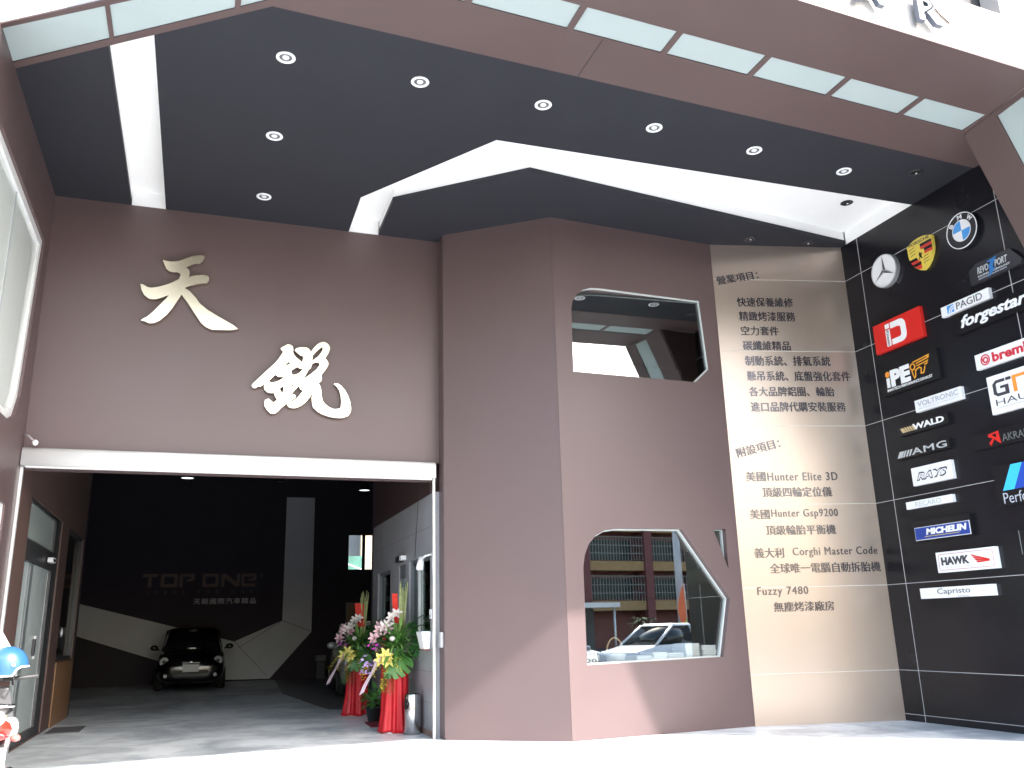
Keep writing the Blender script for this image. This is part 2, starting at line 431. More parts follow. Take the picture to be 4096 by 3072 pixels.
# ------------------------------------------------------------------ pillar with reflective windows
WIN_UP = [(0.727, 5.77), (2.35, 5.79), (2.41, 4.76), (2.17, 4.55), (0.246, 4.53), (0.256, 5.40), (0.28, 5.52), (0.34, 5.62), (0.44, 5.705), (0.57, 5.757)]
WIN_LO = [(0.777, 2.49), (1.75, 2.50), (2.42, 1.60), (2.24, 0.865), (0.246, 0.84), (0.256, 2.0), (0.285, 2.15), (0.345, 2.28), (0.45, 2.39), (0.60, 2.465)]
WIN_TRI = [(2.25, 2.505), (2.45, 2.51), (2.44, 1.98)]
pil = thing("pillar_wall", "brown faceted corner wall with cut out windows beside the garage opening", "wall", (P0[0], P0[1], 0))
bm_ = MB().box((2.966, 11.056, 0), (3.116, 11.30, CZ))
bm_.build("side_return", BROWN, pil)
# left facet (mitred to its neighbour at the corner)
a0, a1 = T_A(0, 0, 0), T_A(LA, 0, 0)
i0, i1 = T_A(0.12, 0, -0.15), T_A(LA - 0.02, 0, -0.15)
MB().hexa([a0, a1, i1, i0] + [p + Vector((0, 0, CZ)) for p in (a0, a1, i1, i0)]).build("left_facet", BROWN, pil)
fill(MB(), [rect(0.004, 0, LB, CZ), WIN_UP, WIN_LO, WIN_TRI], T_B, 0.0, -0.13).build("front_facet", BROWN, pil)
WFRAME = mat("pale_window_frame", (0.52, 0.55, 0.55), 0.4)
for win, nm in ((WIN_UP, "upper"), (WIN_LO, "lower"), (WIN_TRI, "small")):
    w_ = 0.010 if nm == "small" else 0.018
    o_, i_ = inset(win, 0.001), inset(win, w_)
    f = fill(MB(), [o_, i_] if nm != "upper" else [[o_[8], o_[9], o_[0], o_[1], o_[2], o_[3], i_[3], i_[2], i_[1], i_[0], i_[9], o_[8]][:-1]], T_B, *((-0.075, -0.128) if nm != "upper" else (-0.012, -0.034))).build("window_frame", WFRAME, pil)
    TP = T_B if nm != "upper" else (lambda u, v, o: T_B(u, v, o - 0.115 * (2.42 - u) / 2.17))
    fill(MB(), [inset(win, w_ - 0.004 if nm != "upper" else 0.0015)], TP, -0.098 if nm != "upper" else -0.0355, -0.106 if nm != "upper" else -0.042).build("window_pane", WINGLASS, f)
# shadow gap panel joint of the pillar
# ------------------------------------------------------------------ champagne price panel with lettering
gp = thing("service_panel", "tall champagne coloured glossy wall panel listing services in dark lettering", "sign panel", (G0[0], G0[1], 0))
fill(MB(), [rect(0.003, 0, LG, CZ)], T_G, 0.0, -0.12).build("panel_face", GOLD, gp)
for z in (0.63, 1.73, 2.84, 3.95, 5.06, 6.17): fill(MB(), [rect(0.003, z - 0.003, LG - 0.002, z + 0.003)], T_G, 0.001, 0.003).build("panel_seam", mat("pale_seam", (0.62, 0.60, 0.57), 0.6), gp)
LINES = [("快速保養維修", 0.33, 5.742, 1.182, 5.885), ("精緻烤漆服務", 0.341, 5.52, 1.19, 5.665), ("空力套件", 0.348, 5.298, 0.913, 5.438), ("碳纖維精品", 0.354, 5.07, 1.068, 5.212),
 ("制動系統、排氣系統", 0.365, 4.838, 1.644, 4.986), ("懸吊系統、底盤強化套件", 0.369, 4.612, 1.916, 4.758), ("各大品牌鋁圈、輪胎", 0.375, 4.384, 1.645, 4.524), ("進口品牌代購安裝服務", 0.38, 4.158, 1.786, 4.299),
 ("頂級四輪定位儀", 0.42, 2.943, 1.42, 3.078), ("頂級輪胎平衡機", 0.414, 2.425, 1.409, 2.556), ("全球唯一電腦自動拆胎機", 0.413, 1.912, 1.984, 2.045), ("無塵烤漆廠房", 0.413, 1.412, 1.251, 1.54)]
for s_, u0, v0, u1, v1 in LINES:
    text(MB(), s_, T_G, (u0, v0, u1, v1), 0.001, 0.009, thick=0.0026).build("lettering", INKG, gp)
for cn, cu_, lat, u0, v0, u1, v1, lu in (("美國", 0.205, "Hunter Elite 3D", 0.515, 3.17, 1.531, 3.295, 0.485), ("美國", 0.21, "Hunter Gsp9200", 0.515, 2.648, 1.469, 2.785, 0.487), ("義大利", 0.22, "Corghi Master Code", 0.76, 2.125, 1.968, 2.262, 0.63)):
    h = 0.135
    text(MB(), cn, T_G, (cu_, v0 - 0.006, lu, v0 - 0.006 + h), 0.001, 0.009, thick=0.0026).build("lettering", INKG, gp)
    text(MB(), lat, T_G, (u0, v0 - (0.012 if "p" in lat or "g" in lat else 0), u1, v1 - 0.01), 0.001, 0.009, thick=0.0012, space=1.15).build("lettering", INKG, gp)
text(MB(), "Fuzzy 7480", T_G, (0.205, 1.60, 0.914, 1.738), 0.001, 0.009, thick=0.0012, space=1.15).build("lettering", INKG, gp)
text(MB(), "營業項目：", T_G, (0.065, 6.075, 0.71, 6.205), 0.001, 0.009, thick=0.003, ang=R(10)).build("lettering", INKG, gp)
text(MB(), "附設項目：", T_G, (0.122, 3.495, 0.77, 3.63), 0.001, 0.009, thick=0.003, ang=R(13)).build("lettering", INKG, gp)

# ------------------------------------------------------------------ black tiled wall
tw = thing("tiled_wall", "tall glossy black tiled side wall covered with mounted signs", "wall", (8.858, 8.3, 0))
MB().box((8.858, 6.75, 0), (9.058, 9.93, CZ)).build("tile_face", TILE, tw)
vs_ = (0.345, 2.70)
zs = (0.085, 0.63, 1.73, 2.84, 3.95, 5.06, 6.17)
ue = (0.0,) + vs_ + (3.05,)
for z in zs:
    for a, b in zip(ue[:-1], ue[1:]): fill(MB(), [rect(a + 0.005, z - 0.0035, b - 0.005, z + 0.0035)], T_R, 0.0005, 0.002).build("grout_line", GROUT, tw)
for u in vs_: fill(MB(), [rect(u - 0.0045, 0.0, u + 0.0045, CZ)], T_R, 0.0005, 0.002).build("grout_line", GROUT, tw)

# ------------------------------------------------------------------ ceiling with white recessed coves
ce = thing("porch_ceiling", "dark charcoal porch ceiling with two white recessed cove strips", "ceiling", (3.4, 9.5, CZ))
sl_y = lambda x: 6.9 + (0.29 - x) * 0.7166
c_ = MB()
c_.prism([(-2.03, sl_y(-2.03)), (-1.14, sl_y(-1.14)), (-1.14, 11.3), (-2.03, 11.3)], CZ, CZ + 0.07)
c_.prism([(-0.725, sl_y(-0.725)), (0.29, 6.9), (8.858, 7.31), (8.858, 8.352), (2.91, 8.44), (1.66, 10.26), (1.67, 11.3), (-0.725, 11.3)], CZ, CZ + 0.07)
c_.prism([(2.09, 11.3), (2.08, 10.26), (3.54, 9.02), (8.858, 9.69), (8.858, 9.93), (6.9, 10.5), (4.3, 10.4), (3.2, 11.3)], CZ, CZ + 0.07)
c_.build("dark_ceiling_board", CEIL, ce)
k = MB()
CT = CZ + 0.21
k.box((-1.30, 7.0, CT), (-0.55, 11.45, CT + 0.03))                          # cove tops
k.box((1.4, 8.0, CT), (9.058, 11.45, CT + 0.03))
k.box((-1.17, 7.6, CZ + 0.072), (-1.145, 11.3, CT)).box((-0.72, 7.3, CZ + 0.072), (-0.695, 11.3, CT))
k.box((-1.14, 11.302, CZ), (-0.725, 11.34, CT))
k.box((1.67, 11.302, CZ), (2.09, 11.34, CT))
def wall_strip(a, b, z0, z1, th):
    T, L = plane(a, b)
    k.hexa([T(0, z0, 0), T(L, z0, 0), T(L, z0, -th), T(0, z0, -th), T(0, z1, 0), T(L, z1, 0), T(L, z1, -th), T(0, z1, -th)])
for a, b in (((2.10, 11.29), (2.10, 10.268)), ((2.10, 10.27), (3.55, 9.034)), ((3.549, 9.034), (8.857, 9.701))): wall_strip(a, b, CZ + 0.072, CT, 0.02)
for a, b in (((1.655, 10.26), (1.665, 11.29)), ((2.905, 8.435), (1.66, 10.255)), ((8.85, 8.345), (2.915, 8.432))): wall_strip(a, b, CZ + 0.072, CT, 0.02)
k.box((8.86, 8.352, CZ), (8.9, 9.68, CT))
k.build("white_cove", COVE, ce)

def downlight(x, y, z, label, dark=False):
    t = thing("downlight", label, "downlight", (x, y, z), group="dark recessed downlights" if dark else "white recessed downlights")
    if dark:
        MB().lathe([(0.085, 0.0), (0.088, -0.006), (0.07, -0.010), (0.055, -0.006), (0.05, 0.0)]).build("trim_ring", mat("dark_trim", (0.03, 0.03, 0.035), 0.35), t, local=True)
        MB().lathe([(0.05, -0.003), (0.03, -0.0035), (0.001, -0.004)]).build("reflector", mat("dark_reflector", (0.012, 0.012, 0.012), 0.3), t, local=True)
        MB().ball((0.012, 0.0, -0.012), 0.016, sc=(1, 1, .6)).build("bulb", CHROME, t, local=True)
    else:
        MB().lathe([(0.092, 0.0), (0.094, -0.007), (0.088, -0.011), (0.066, -0.011), (0.062, -0.004), (0.062, 0.0)]).build("trim_ring", mat("white_trim", (0.86, 0.86, 0.87), 0.4), t, local=True)
        MB().lathe([(0.062, -0.003), (0.056, -0.008), (0.050, -0.003), (0.043, -0.007), (0.040, -0.002), (0.034, -0.002)]).build("reflector", mat("grey_reflector", (0.22, 0.22, 0.23), 0.35, metal=0.6), t, local=True)
        MB().lathe([(0.034, -0.002), (0.030, -0.010), (0.018, -0.013), (0.001, -0.014)]).build("bulb", mat("lamp_face", (0.7, 0.7, 0.72), 0.3), t, local=True)
    return t
row = [(0.47, 7.61), (1.81, 7.61), (3.17, 7.62), (4.54, 7.67), (5.93, 7.76), (7.32, 7.86)]
names = ["white downlight at the junction of the front ceiling row and the side row", "white downlight second from the left in the front ceiling row", "white downlight third from the left in the front ceiling row",
         "white downlight fourth from the left in the front ceiling row", "white downlight second from the right in the front ceiling row", "white downlight at the right end of the front ceiling row"]
for (x, y), n in zip(row, names): downlight(x, y, CZ, n)
downlight(0.48, 9.08, CZ, "white downlight in the middle of the side row leading to the brown wall")
downlight(0.47, 10.58, CZ, "white downlight nearest the brown wall, lowest in the side row")
downlight(8.23, 7.62, CZ, "small dark downlight in the charcoal ceiling near the black tiled wall", True)
downlight(8.25, 8.89, CT, "small dark downlight set in the white recessed cove", True)
downlight(7.33, 9.92, CZ, "small dark downlight above the champagne panel, left of the pair", True)
downlight(8.25, 9.79, CZ, "small dark downlight above the champagne panel, right of the pair", True)

# ------------------------------------------------------------------ portal: soffit with frosted panes, leaning leg, stone fascia
po = thing("entrance_portal", "brown faceted entrance portal with frosted glass panes in its soffit and pale stone fascia", "portal", (3, 6, CZ))
ro = lambda x: 5.118 + 0.0586 * x
lo = lambda x: 6.513 - 0.67 * x
soff = [(-2.6, 8.97), (0.29, 6.9), (8.857, 7.31), (8.857, 6.745), (8.09, 6.71), (7.96, 5.585), (1.914, 5.23), (-2.6, lo(-2.6))]
po_ = lambda x: 6.06 + (x - 2.93) * 0.0547
pi_ = lambda x: 6.39 + (x - 2.93) * 0.0566
holes = []
for a, b in ((0.96, 1.91), (1.975, 2.93), (2.995, 3.955), (4.02, 4.99), (5.055, 6.01), (6.075, 7.03), (7.10, 8.02)):
    holes.append([(a, po_(a)), (b, po_(b)), (b, pi_(b)), (a, pi_(a))])
lo_ = lambda x: 7.34 - 0.656 * (x + 1.12)
li_ = lambda x: 7.81 - 0.715 * (x + 1.12)
for a, b in ((-2.15, -1.12), (-1.08, -0.03), (0.02, 0.62)):
    holes.append([(a, lo_(a)), (b, lo_(b)), (b, li_(b)), (a, li_(a))])
SOFFIT = mat("soffit_brown_panel", (0.098, 0.064, 0.061), 0.42, var=0.05, vscale=0.7, rvar=0.05)
fill(MB(), [soff] + holes, T_UP(CZ), 0.006, -0.007).build("soffit_board", SOFFIT, po)
for i, h in enumerate(holes):
    fill(MB(), [inset(h, -0.012)], T_UP(CZ), -0.008, -0.016).build("frosted_pane", FROST, po)
jb = MB()
for x in (3.32,): jb.box((x, pi_(x) + 0.02, CZ - 0.0085), (x + 0.008, 6.9 + (x - 0.29) * 0.0478, CZ - 0.0065))
jb.build("panel_joint", DKFRAME, po)
F0, F1 = Vector((8.09, 6.71, CZ)), Vector((7.96, 5.585, CZ))
dF = (F1 - F0); LF = dF.length; dF.normalize()
eT = Vector((0.443, 0, -1)).normalized()
nL = dF.cross(eT)
if nL.x > 0: nL = -nL
T_LEG = lambda u, v, o: F0 + dF * u + eT * v + nL * o
lh = [rect(0.46, 0.07 + i * 1.02, 0.84, 0.07 + i * 1.02 + 0.95) for i in range(6)]
fill(MB(), [rect(0, 0.01, LF, 7.3)] + lh, T_LEG, 0.0, -0.02).build("leaning_leg", SOFFIT, po)
for h in lh: fill(MB(), [inset(h, -0.01)], T_LEG, -0.021, -0.03).build("frosted_pane", FROST, po)
fill(MB(), [rect(0.0, 0.01, LF, 7.3)], T_LEG, -0.032, -0.30).build("leg_core", SOFFIT, po)
fill(MB(), [[(8.115, 6.70), (13.6, 6.70), (13.6, 0.0), (11.1, 0.0)]], lambda u, v, o: Vector((u, 6.73 - o, v)), 0.012, -0.012).build("leg_return", SOFFIT, po)
fa = MB()
def slab(T, u0, u1, z0, z1, th): fa.hexa([T(u0, z0, 0), T(u1, z0, 0), T(u1, z0, -th), T(u0, z0, -th), T(u0, z1, 0), T(u1, z1, 0), T(u1, z1, -th), T(u0, z1, -th)])
TF, LFr = plane((1.914, 5.23), (14.0, ro(14.0)))
slab(TF, 0.0, LFr, CZ + 0.010, 7.335, 0.2)
slab(TF, 5.62, LFr, 7.337, 10.0, 0.2)
TFl, LFl = plane((-4.5, lo(-4.5)), (1.914, 5.23))
slab(TFl, 0.0, LFl - 0.003, CZ + 0.010, 10.0, 0.05)
fa.build("stone_fascia", STONE, po)
sj = MB()
for u in (1.2, 3.15, 5.1, 7.05): slab_ = sj.hexa([TFl(u, CZ, 0.001), TFl(u + 0.008, CZ, 0.001), TFl(u + 0.008, CZ, -0.01), TFl(u, CZ, -0.01), TFl(u, 9, 0.001), TFl(u + 0.008, 9, 0.001), TFl(u + 0.008, 9, -0.01), TFl(u, 9, -0.01)])
sj.hexa([TFl(0, 7.35, 0.001), TFl(LFl - 0.1, 7.35, 0.001), TFl(LFl - 0.1, 7.35, -0.01), TFl(0, 7.35, -0.01), TFl(0, 7.358, 0.001), TFl(LFl - 0.1, 7.358, 0.001), TFl(LFl - 0.1, 7.358, -0.01), TFl(0, 7.358, -0.01)])
sj.build("stone_joint", GREY, po)
MB().hexa([TF(0.05, 7.337, -0.21), TF(5.618, 7.337, -0.21), TF(5.618, 7.337, -0.26), TF(0.05, 7.337, -0.26), TF(0.05, 10, -0.21), TF(5.618, 10, -0.21), TF(5.618, 10, -0.26), TF(0.05, 10, -0.26)]).build("dark_window_band", DKFRAME, po)
# unseen upper storey mass behind the fascia, added to block sky light
up = MB().prism([(-9, 8.9), (-4.3, 9.4), (1.95, 5.5), (13.8, 6.2), (13.8, 31), (-9, 31)], 7.36, 7.6)
up.prism([(-9, 8.9), (-4.3, 9.4), (1.95, 5.5), (13.8, 6.2), (13.8, 14), (-9, 14)], 7.6, 12)
tag(up.build("upper_storey_blocker", STONE), "unseen pale stone upper storey mass over the porch and hall, added to block sky light", "building")
METAL_L = mat("shadow_blue_letter", (0.10, 0.115, 0.15), 0.4)  # letters' shadow and shaded sides put into their colour
for ch, box, lb in (("A", (3.50, 6.865, 3.86, 7.16), "grey raised letter A at the cut off top of the pale stone fascia"), ("R", (4.29, 6.845, 4.60, 7.13), "grey raised letter R on the pale stone fascia")):
    t = text(MB(), ch, TF, box, 0.04, 0.09, bold=0.03).build("fascia_letter", METAL_L)
    tag(t, lb, "sign letter", group="raised letters on the stone fascia")
wire = MB().tube([TF(4.46, 7.6, 0.1), TF(4.44, 7.12, 0.1), TF(4.49, 7.03, 0.1), TF(4.36, 6.93, 0.1)], 0.006, 6).build("loose_cable", DKFRAME)
tag(wire, "thin loose cable hanging over the raised letter R", "cable")
wire = MB().tube([TF(4.60, 7.14, 0.01), TF(4.70, 7.05, 0.01), TF(4.80, 6.99, 0.01)], 0.008, 6).build("loose_cable", DKBROWN)
tag(wire, "short bent cable stub on the stone fascia right of letter R", "cable")

# ------------------------------------------------------------------ left wall of the porch with its window
lw = thing("porch_side_wall", "brown side wall left of the porch with a pale frosted polygon window", "wall", (-2.13, 9.4, 0))
WL = [(8.0, 5.99), (11.02, 5.96), (10.76, 3.94), (10.58, 3.68), (10.30, 3.575), (8.0, 3.50)]
WL2 = [(8.2, 0.9), (10.71, 0.9), (10.71, 2.73), (8.2, 2.73)]
fill(MB(), [rect(7.6, 0, 11.3, CZ), WL, WL2], T_L, 0.0, -0.2).build("wall_face", BROWN, lw)
f = fill(MB(), [inset(WL, 0.002), inset(WL, 0.10)], T_L, -0.03, -0.10).build("window_frame", WPAINT, lw)
fill(MB(), [inset(WL, 0.09)], T_L, -0.06, -0.075).build("window_pane", mat("pale_blind_glass", (0.66, 0.71, 0.685), 0.12, spec=0.6), f)
fill(MB(), [rect(9.55, 3.62, 9.57, 5.88)], T_L, -0.059, -0.05).build("glazing_bar", GREY, f)
f = fill(MB(), [inset(WL2, 0.002), inset(WL2, 0.05)], T_L, -0.02, -0.08).build("window_frame", WPAINT, lw)
fill(MB(), [inset(WL2, 0.045)], T_L, -0.05, -0.06).build("window_pane", MATS["pale_blind_glass"], f)
cm = thing("dome_camera", "small white ball camera on an arm in the corner above the shutter box", "security camera", (-1.9, 11.2, 3.48))
MB().ball((-1.885, 11.12, 3.50), 0.035).build("camera_ball", WPAINT, cm)
MB().tube([(-2.03, 11.2, 3.60), (-1.97, 11.16, 3.585), (-1.90, 11.13, 3.52)], 0.012, 8).build("camera_arm", mat("clear_conduit", (0.35, 0.32, 0.34), 0.3), cm)

# ------------------------------------------------------------------ hall behind the opening
hw = thing("hall_side_wall", "brown left wall inside the hall with sliding door, dark window and wood panel", "wall", (-2.13, 14.6, 0))
DOOR = rect(12.25, 0.02, 15.06, 3.05)
RECW = rect(15.85, 0.98, 17.83, 3.05)
fill(MB(), [rect(11.3, 0, 18.0, 6.3), DOOR, RECW], T_L, 0.0, -0.2).build("wall_face", mat("hall_brown_panel", (0.11, 0.066, 0.058), 0.45, var=0.05), hw)
dr = MB()
for r in (rect(12.252, 3.0, 15.058, 3.048), rect(14.56, 0.0, 15.058, 3.0), rect(12.252, 2.27, 14.56, 2.54), rect(12.252, 0.0, 14.56, 0.14)): fill(dr, [r], T_L, -0.02, -0.12)
dr = dr.build("door_frame", DKFRAME, hw)
fill(MB(), [rect(12.26, 2.541, 14.559, 2.999)], T_L, -0.05, -0.06).build("transom_pane", mat("dim_frosted_glass", (0.42, 0.48, 0.46), 0.2), dr)
FRO2 = mat("sliding_door_glass", (0.50, 0.57, 0.57), 0.18, var=0.03)
d1 = fill(MB(), [rect(12.26, 0.141, 12.94, 2.269)], T_L, -0.06, -0.07).build("sliding_leaf", FRO2, hw)
d2 = fill(MB(), [rect(13.16, 0.141, 14.40, 2.269)], T_L, -0.04, -0.05).build("sliding_leaf", FRO2, hw)
fill(MB(), [rect(12.96, 0.141, 13.158, 2.269)], T_L, -0.038, -0.06).build("leaf_stile", mat("grey_stile", (0.16, 0.18, 0.19), 0.35), d2)
fill(MB(), [rect(14.402, 0.141, 14.556, 2.269)], T_L, -0.038, -0.06).build("leaf_stile", ALU, d2)
fill(MB(), [rect(13.75, 1.10, 13.84, 1.32)], T_L, -0.036, -0.005).build("door_handle", DKFRAME, d2)
fill(MB(), [rect(13.85, 1.06, 13.93, 1.36)], T_L, -0.036, -0.015).build("door_handle", WPAINT, d2)
fill(MB(), [rect(15.852, 0.982, 17.828, 3.048)], T_L, -0.07, -0.08).build("window_pane", mat("black_window_glass", (0.012, 0.012, 0.014), 0.05, spec=0.6), hw)
fill(MB(), [rect(15.852, 0.982, 17.828, 3.048), rect(15.90, 1.03, 17.78, 3.0)], T_L, -0.02, -0.069).build("window_frame", DKFRAME, hw)
fill(MB(), [rect(15.86, 0.0, 17.88, 0.955)], T_L, 0.002, 0.02).build("wood_panel", WOOD, hw)
sen = thing("door_sensor", "small white sensor box on the dark header over the sliding door", "sensor", (-2.03, 14.1, 2.36))
fill(MB(), [rrect(13.98, 2.36, 14.26, 2.43, 0.02)], T_L, 0.0, 0.07).build("sensor_body", WHITE, sen)
fill(MB(), [rect(14.03, 2.375, 14.21, 2.41)], T_L, 0.0702, 0.074).build("sensor_lens", BLACK, sen)
rl = thing("reflector_lamp", "round white lamp glinting in the dark hall window above the wood panel", "lamp", (-2.03, 16.35, 1.38))
MB().lathe([(0.001, 0.05), (0.05, 0.045), (0.075, 0.03), (0.08, 0.0)], (-2.085, 16.38, 1.42), 16, 'x').build("lamp_face", WHITE, rl)
MB().lathe([(0.081, -0.01), (0.09, 0.012), (0.081, 0.03)], (-2.085, 16.38, 1.42), 16, 'x').build("lamp_rim", DKFRAME, rl)

rw = thing("hall_office_wall", "grey stone tiled office wall inside the hall with brown upper part", "wall", (2.97, 13.4, 0))
HW1, HD, HW2 = rect(11.53, 1.04, 12.80, 2.28), rect(13.02, 0.0, 13.50, 2.26), rect(14.14, 0.92, 15.19, 2.25)
fill(MB(), [[(11.302, 0), (13.02, 0), (13.02, 2.26), (13.50, 2.26), (13.50, 0), (15.65, 0), (15.65, 3.08), (11.302, 3.08)], HW1, HW2], T_H, 0.0, -0.14).build("tile_face", GTILE, rw)
fill(MB(), [rect(11.556, 3.08, 15.65, 6.3)], T_H, 0.0, -0.14).build("upper_wall", mat("hall_upper_brown", (0.05, 0.026, 0.026), 0.6), rw)
sm = MB()
for z in (0.40, 0.78): fill(sm, [rect(11.31, z, 13.0, z + 0.004)], T_H, 0.0004, 0.0014)
fill(sm, [rect(11.31, 2.64, 15.6, 2.644)], T_H, 0.0004, 0.0014)
for u in (12.40, 13.9): fill(sm, [rect(u, 2.30, u + 0.004, 3.07)], T_H, 0.0004, 0.0014)
sm.build("tile_seam", DKFRAME, rw)
for h in (HW1, HW2):
    f = fill(MB(), [inset(h, 0.001), inset(h, 0.05)], T_H, -0.03, -0.10).build("window_frame", mat("slate_frame", (0.12, 0.13, 0.145), 0.35), rw)
    fill(MB(), [inset(h, 0.045)], T_H, -0.065, -0.072).build("window_pane", CLEAR, f)
    if h is HW1: fill(MB(), [rect(12.33, 1.09, 12.39, 2.23)], T_H, -0.03, -0.064).build("window_mullion", ALU, f)
fill(MB(), [[(13.02, 0), (13.06, 0), (13.06, 2.06), (13.46, 2.06), (13.46, 0), (13.50, 0), (13.50, 2.26), (13.02, 2.26)]], T_H, -0.02, -0.10).build("door_frame", MATS["slate_frame"], rw)
fill(MB(), [rect(13.06, 0.0, 13.46, 2.06)], T_H, -0.06, -0.07).build("door_pane", mat("greenish_door_glass", (0.20, 0.27, 0.26), 0.12), rw)
fill(MB(), [rect(11.35, 0.0, 12.98, 0.07)], T_H, 0.002, 0.012).build("skirting", mat("worn_skirting", (0.22, 0.15, 0.12), 0.6, var=0.3, vscale=8), rw)

ws = thing("security_camera", "white bullet security camera at the corner over the office window", "security camera", (2.85, 11.6, 2.1))
MB().tube([(2.80, 11.62, 2.23), (2.76, 11.55, 2.08)], [0.042, 0.048], 12).build("camera_body", WHITE, ws)
MB().tube([(2.9, 11.46, 2.27), (2.83, 11.53, 2.25), (2.80, 11.60, 2.22)], 0.014, 8).build("camera_bracket", WPAINT, ws)
MB().lathe([(0.03, 0.0), (0.034, 0.02), (0.001, 0.022)], (2.896, 11.46, 2.27), 12, 'x').build("mount_plate", WPAINT, ws)
ds = thing("door_sensor", "small dark and white sensor on the grey wall above the office door", "sensor", (2.9, 13.3, 2.3))
fill(MB(), [rrect(13.14, 2.30, 13.46, 2.39, 0.02)], T_H, 0.0, 0.07).build("sensor_body", DKFRAME, ds)
fill(MB(), [rect(13.0, 2.315, 13.13, 2.38)], T_H, 0.0, 0.075).build("sensor_cap", WHITE, ds)
dp = thing("wall_dispenser", "white tapered plastic box fixed beside the office window", "dispenser", (2.8, 11.6, 1.05))
MB().hexa([(2.81, 11.50, 1.06), (2.895, 11.50, 1.06), (2.895, 11.74, 1.06), (2.81, 11.74, 1.06), (2.77, 11.47, 1.285), (2.895, 11.47, 1.285), (2.895, 11.80, 1.285), (2.77, 11.80, 1.285)]).build("dispenser_body", WHITE, dp, bevel=0.012)
MB().box((2.815, 11.51, 1.045), (2.89, 11.73, 1.0585)).build("dispenser_base", mat("red_brown_plastic", (0.25, 0.06, 0.04), 0.5), dp)
bx = thing("call_box", "small white call box between the office window and the shutter rail", "switch box", (2.9, 11.4, 1.44))
fill(MB(), [rrect(11.36, 1.44, 11.46, 1.56, 0.015)], T_H, 0.001, 0.03).build("box_body", WHITE, bx)
fill(MB(), [rect(11.385, 1.46, 11.435, 1.49)], T_H, 0.0302, 0.034).build("box_button", GREY, bx)
sw = thing("shutter_switch", "grey shutter switch with a yellow plate on the dark pillar return", "switch box", (2.96, 11.15, 1.1))
MB().box((2.925, 11.10, 1.08), (2.965, 11.2, 1.27)).build("switch_body", mat("grey_plastic", (0.35, 0.35, 0.37), 0.4), sw, bevel=0.006)
MB().box((2.945, 11.21, 1.13), (2.964, 11.235, 1.24)).build("yellow_plate", YELLOW, sw)
cb = MB().tube([(2.893, 12.11, 3.9), (2.892, 12.2, 3.1), (2.893, 12.4, 2.30)], 0.004, 6).build("hanging_cable", DKFRAME)
tag(cb, "thin black cable hanging down the grey office wall", "cable")

bk = thing("hall_back_wall", "dark back wall of the hall with grey angular stripe, logo lettering and window", "wall", (1, 28.05, 0))
WB = rect(4.37, 3.16, 5.45, 4.28)
fill(MB(), [rect(-7.5, 0, 9.5, 6.3), WB], T_K, 0.0, -0.2).build("wall_face", HALLDARK, bk)
STRIPE = [(-3.8, 2.44), (1.11, 1.12), (2.46, 1.69), (2.44, 5.41), (3.30, 5.41), (3.33, 1.34), (2.16, 0.04), (0.8, 0.06), (-3.8, 1.61)]
fill(MB(), [STRIPE], T_K, 0.002, 0.03).build("grey_stripe", HALLGREY, bk)
sm = MB()
for a, b in (((1.11, 1.12), (2.10, 0.1)), ((2.46, 1.69), (3.30, 1.36)), ((1.25, 0.95), (2.42, 1.66))):
    d = Vector((b[0] - a[0], b[1] - a[1])).normalized(); n = Vector((-d.y, d.x)) * 0.006
    fill(sm, [[(a[0] + n.x, a[1] + n.y), (b[0] + n.x, b[1] + n.y), (b[0] - n.x, b[1] - n.y), (a[0] - n.x, a[1] - n.y)]], T_K, 0.0305 + 0.001 * len(sm.f), 0.032 + 0.001 * len(sm.f))
sm.build("stripe_seam", HALLDARK, bk)
f = MB()
fill(f, [inset(WB, -0.05), inset(WB, 0.03)], T_K, 0.003, 0.03)
fill(f, [rect(4.82, 3.19, 4.92, 4.25)], T_K, 0.003, 0.028)
f = f.build("window_frame", mat("black_sash", (0.01, 0.01, 0.011), 0.5), bk)
fill(MB(), [inset(WB, 0.001)], T_K, -0.10, -0.104).build("window_pane", glass("thin_glass", (0.9, 0.92, 0.91), 0.03), f)
LOGO = mat("dark_bronze_logo", (0.15, 0.085, 0.075), 0.5)
lg = MB()
def L(*c): fill(lg, [list(x) for x in c], T_K, 0.002, 0.03)
z0, z1, t_ = 2.70, 3.08, 0.085
L([(-1.57, z1 - t_), (-1.50, z1), (-1.11, z1), (-1.14, z1 - t_), (-1.29, z1 - t_), (-1.29, z0), (-1.38, z0), (-1.38, z1 - t_)])
for u in (-1.04, 0.11): L(rrect(u, z0, u + 0.46, z1, 0.05), list(reversed(rrect(u + 0.09, z0 + t_, u + 0.37, z1 - t_, 0.03))))
L([(-0.53, z0), (-0.53, z1 - 0.04), (-0.49, z1), (-0.11, z1), (-0.11, z1 - 0.14), (-0.17, z1 - 0.21), (-0.33, z1 - 0.23), (-0.30, z1 - 0.15), (-0.20, z1 - 0.13), (-0.20, z1 - t_), (-0.44, z1 - t_), (-0.44, z0)])
L([(0.64, z0), (0.64, z1 - 0.03), (0.70, z1), (0.76, z1), (1.07, z0 + 0.13), (1.08, z1), (1.17, z1), (1.17, z0 + 0.03), (1.12, z0), (1.06, z0), (0.74, z1 - 0.13), (0.73, z0)])
L([(1.25, z0), (1.21, z0 + 0.04), (1.21, z1 - 0.04), (1.25, z1), (1.61, z1), (1.65, z1 - 0.04), (1.65, z1 - 0.17), (1.60, z1 - 0.21), (1.40, z1 - 0.21), (1.44, z1 - 0.15), (1.56, z1 - 0.15), (1.56, z1 - t_), (1.30, z1 - t_), (1.30, z0 + t_), (1.66, z0 + t_), (1.61, z0)])
L(circ(1.80, z1 - 0.05, 0.05, 20), list(reversed(circ(1.80, z1 - 0.05, 0.038, 20))))
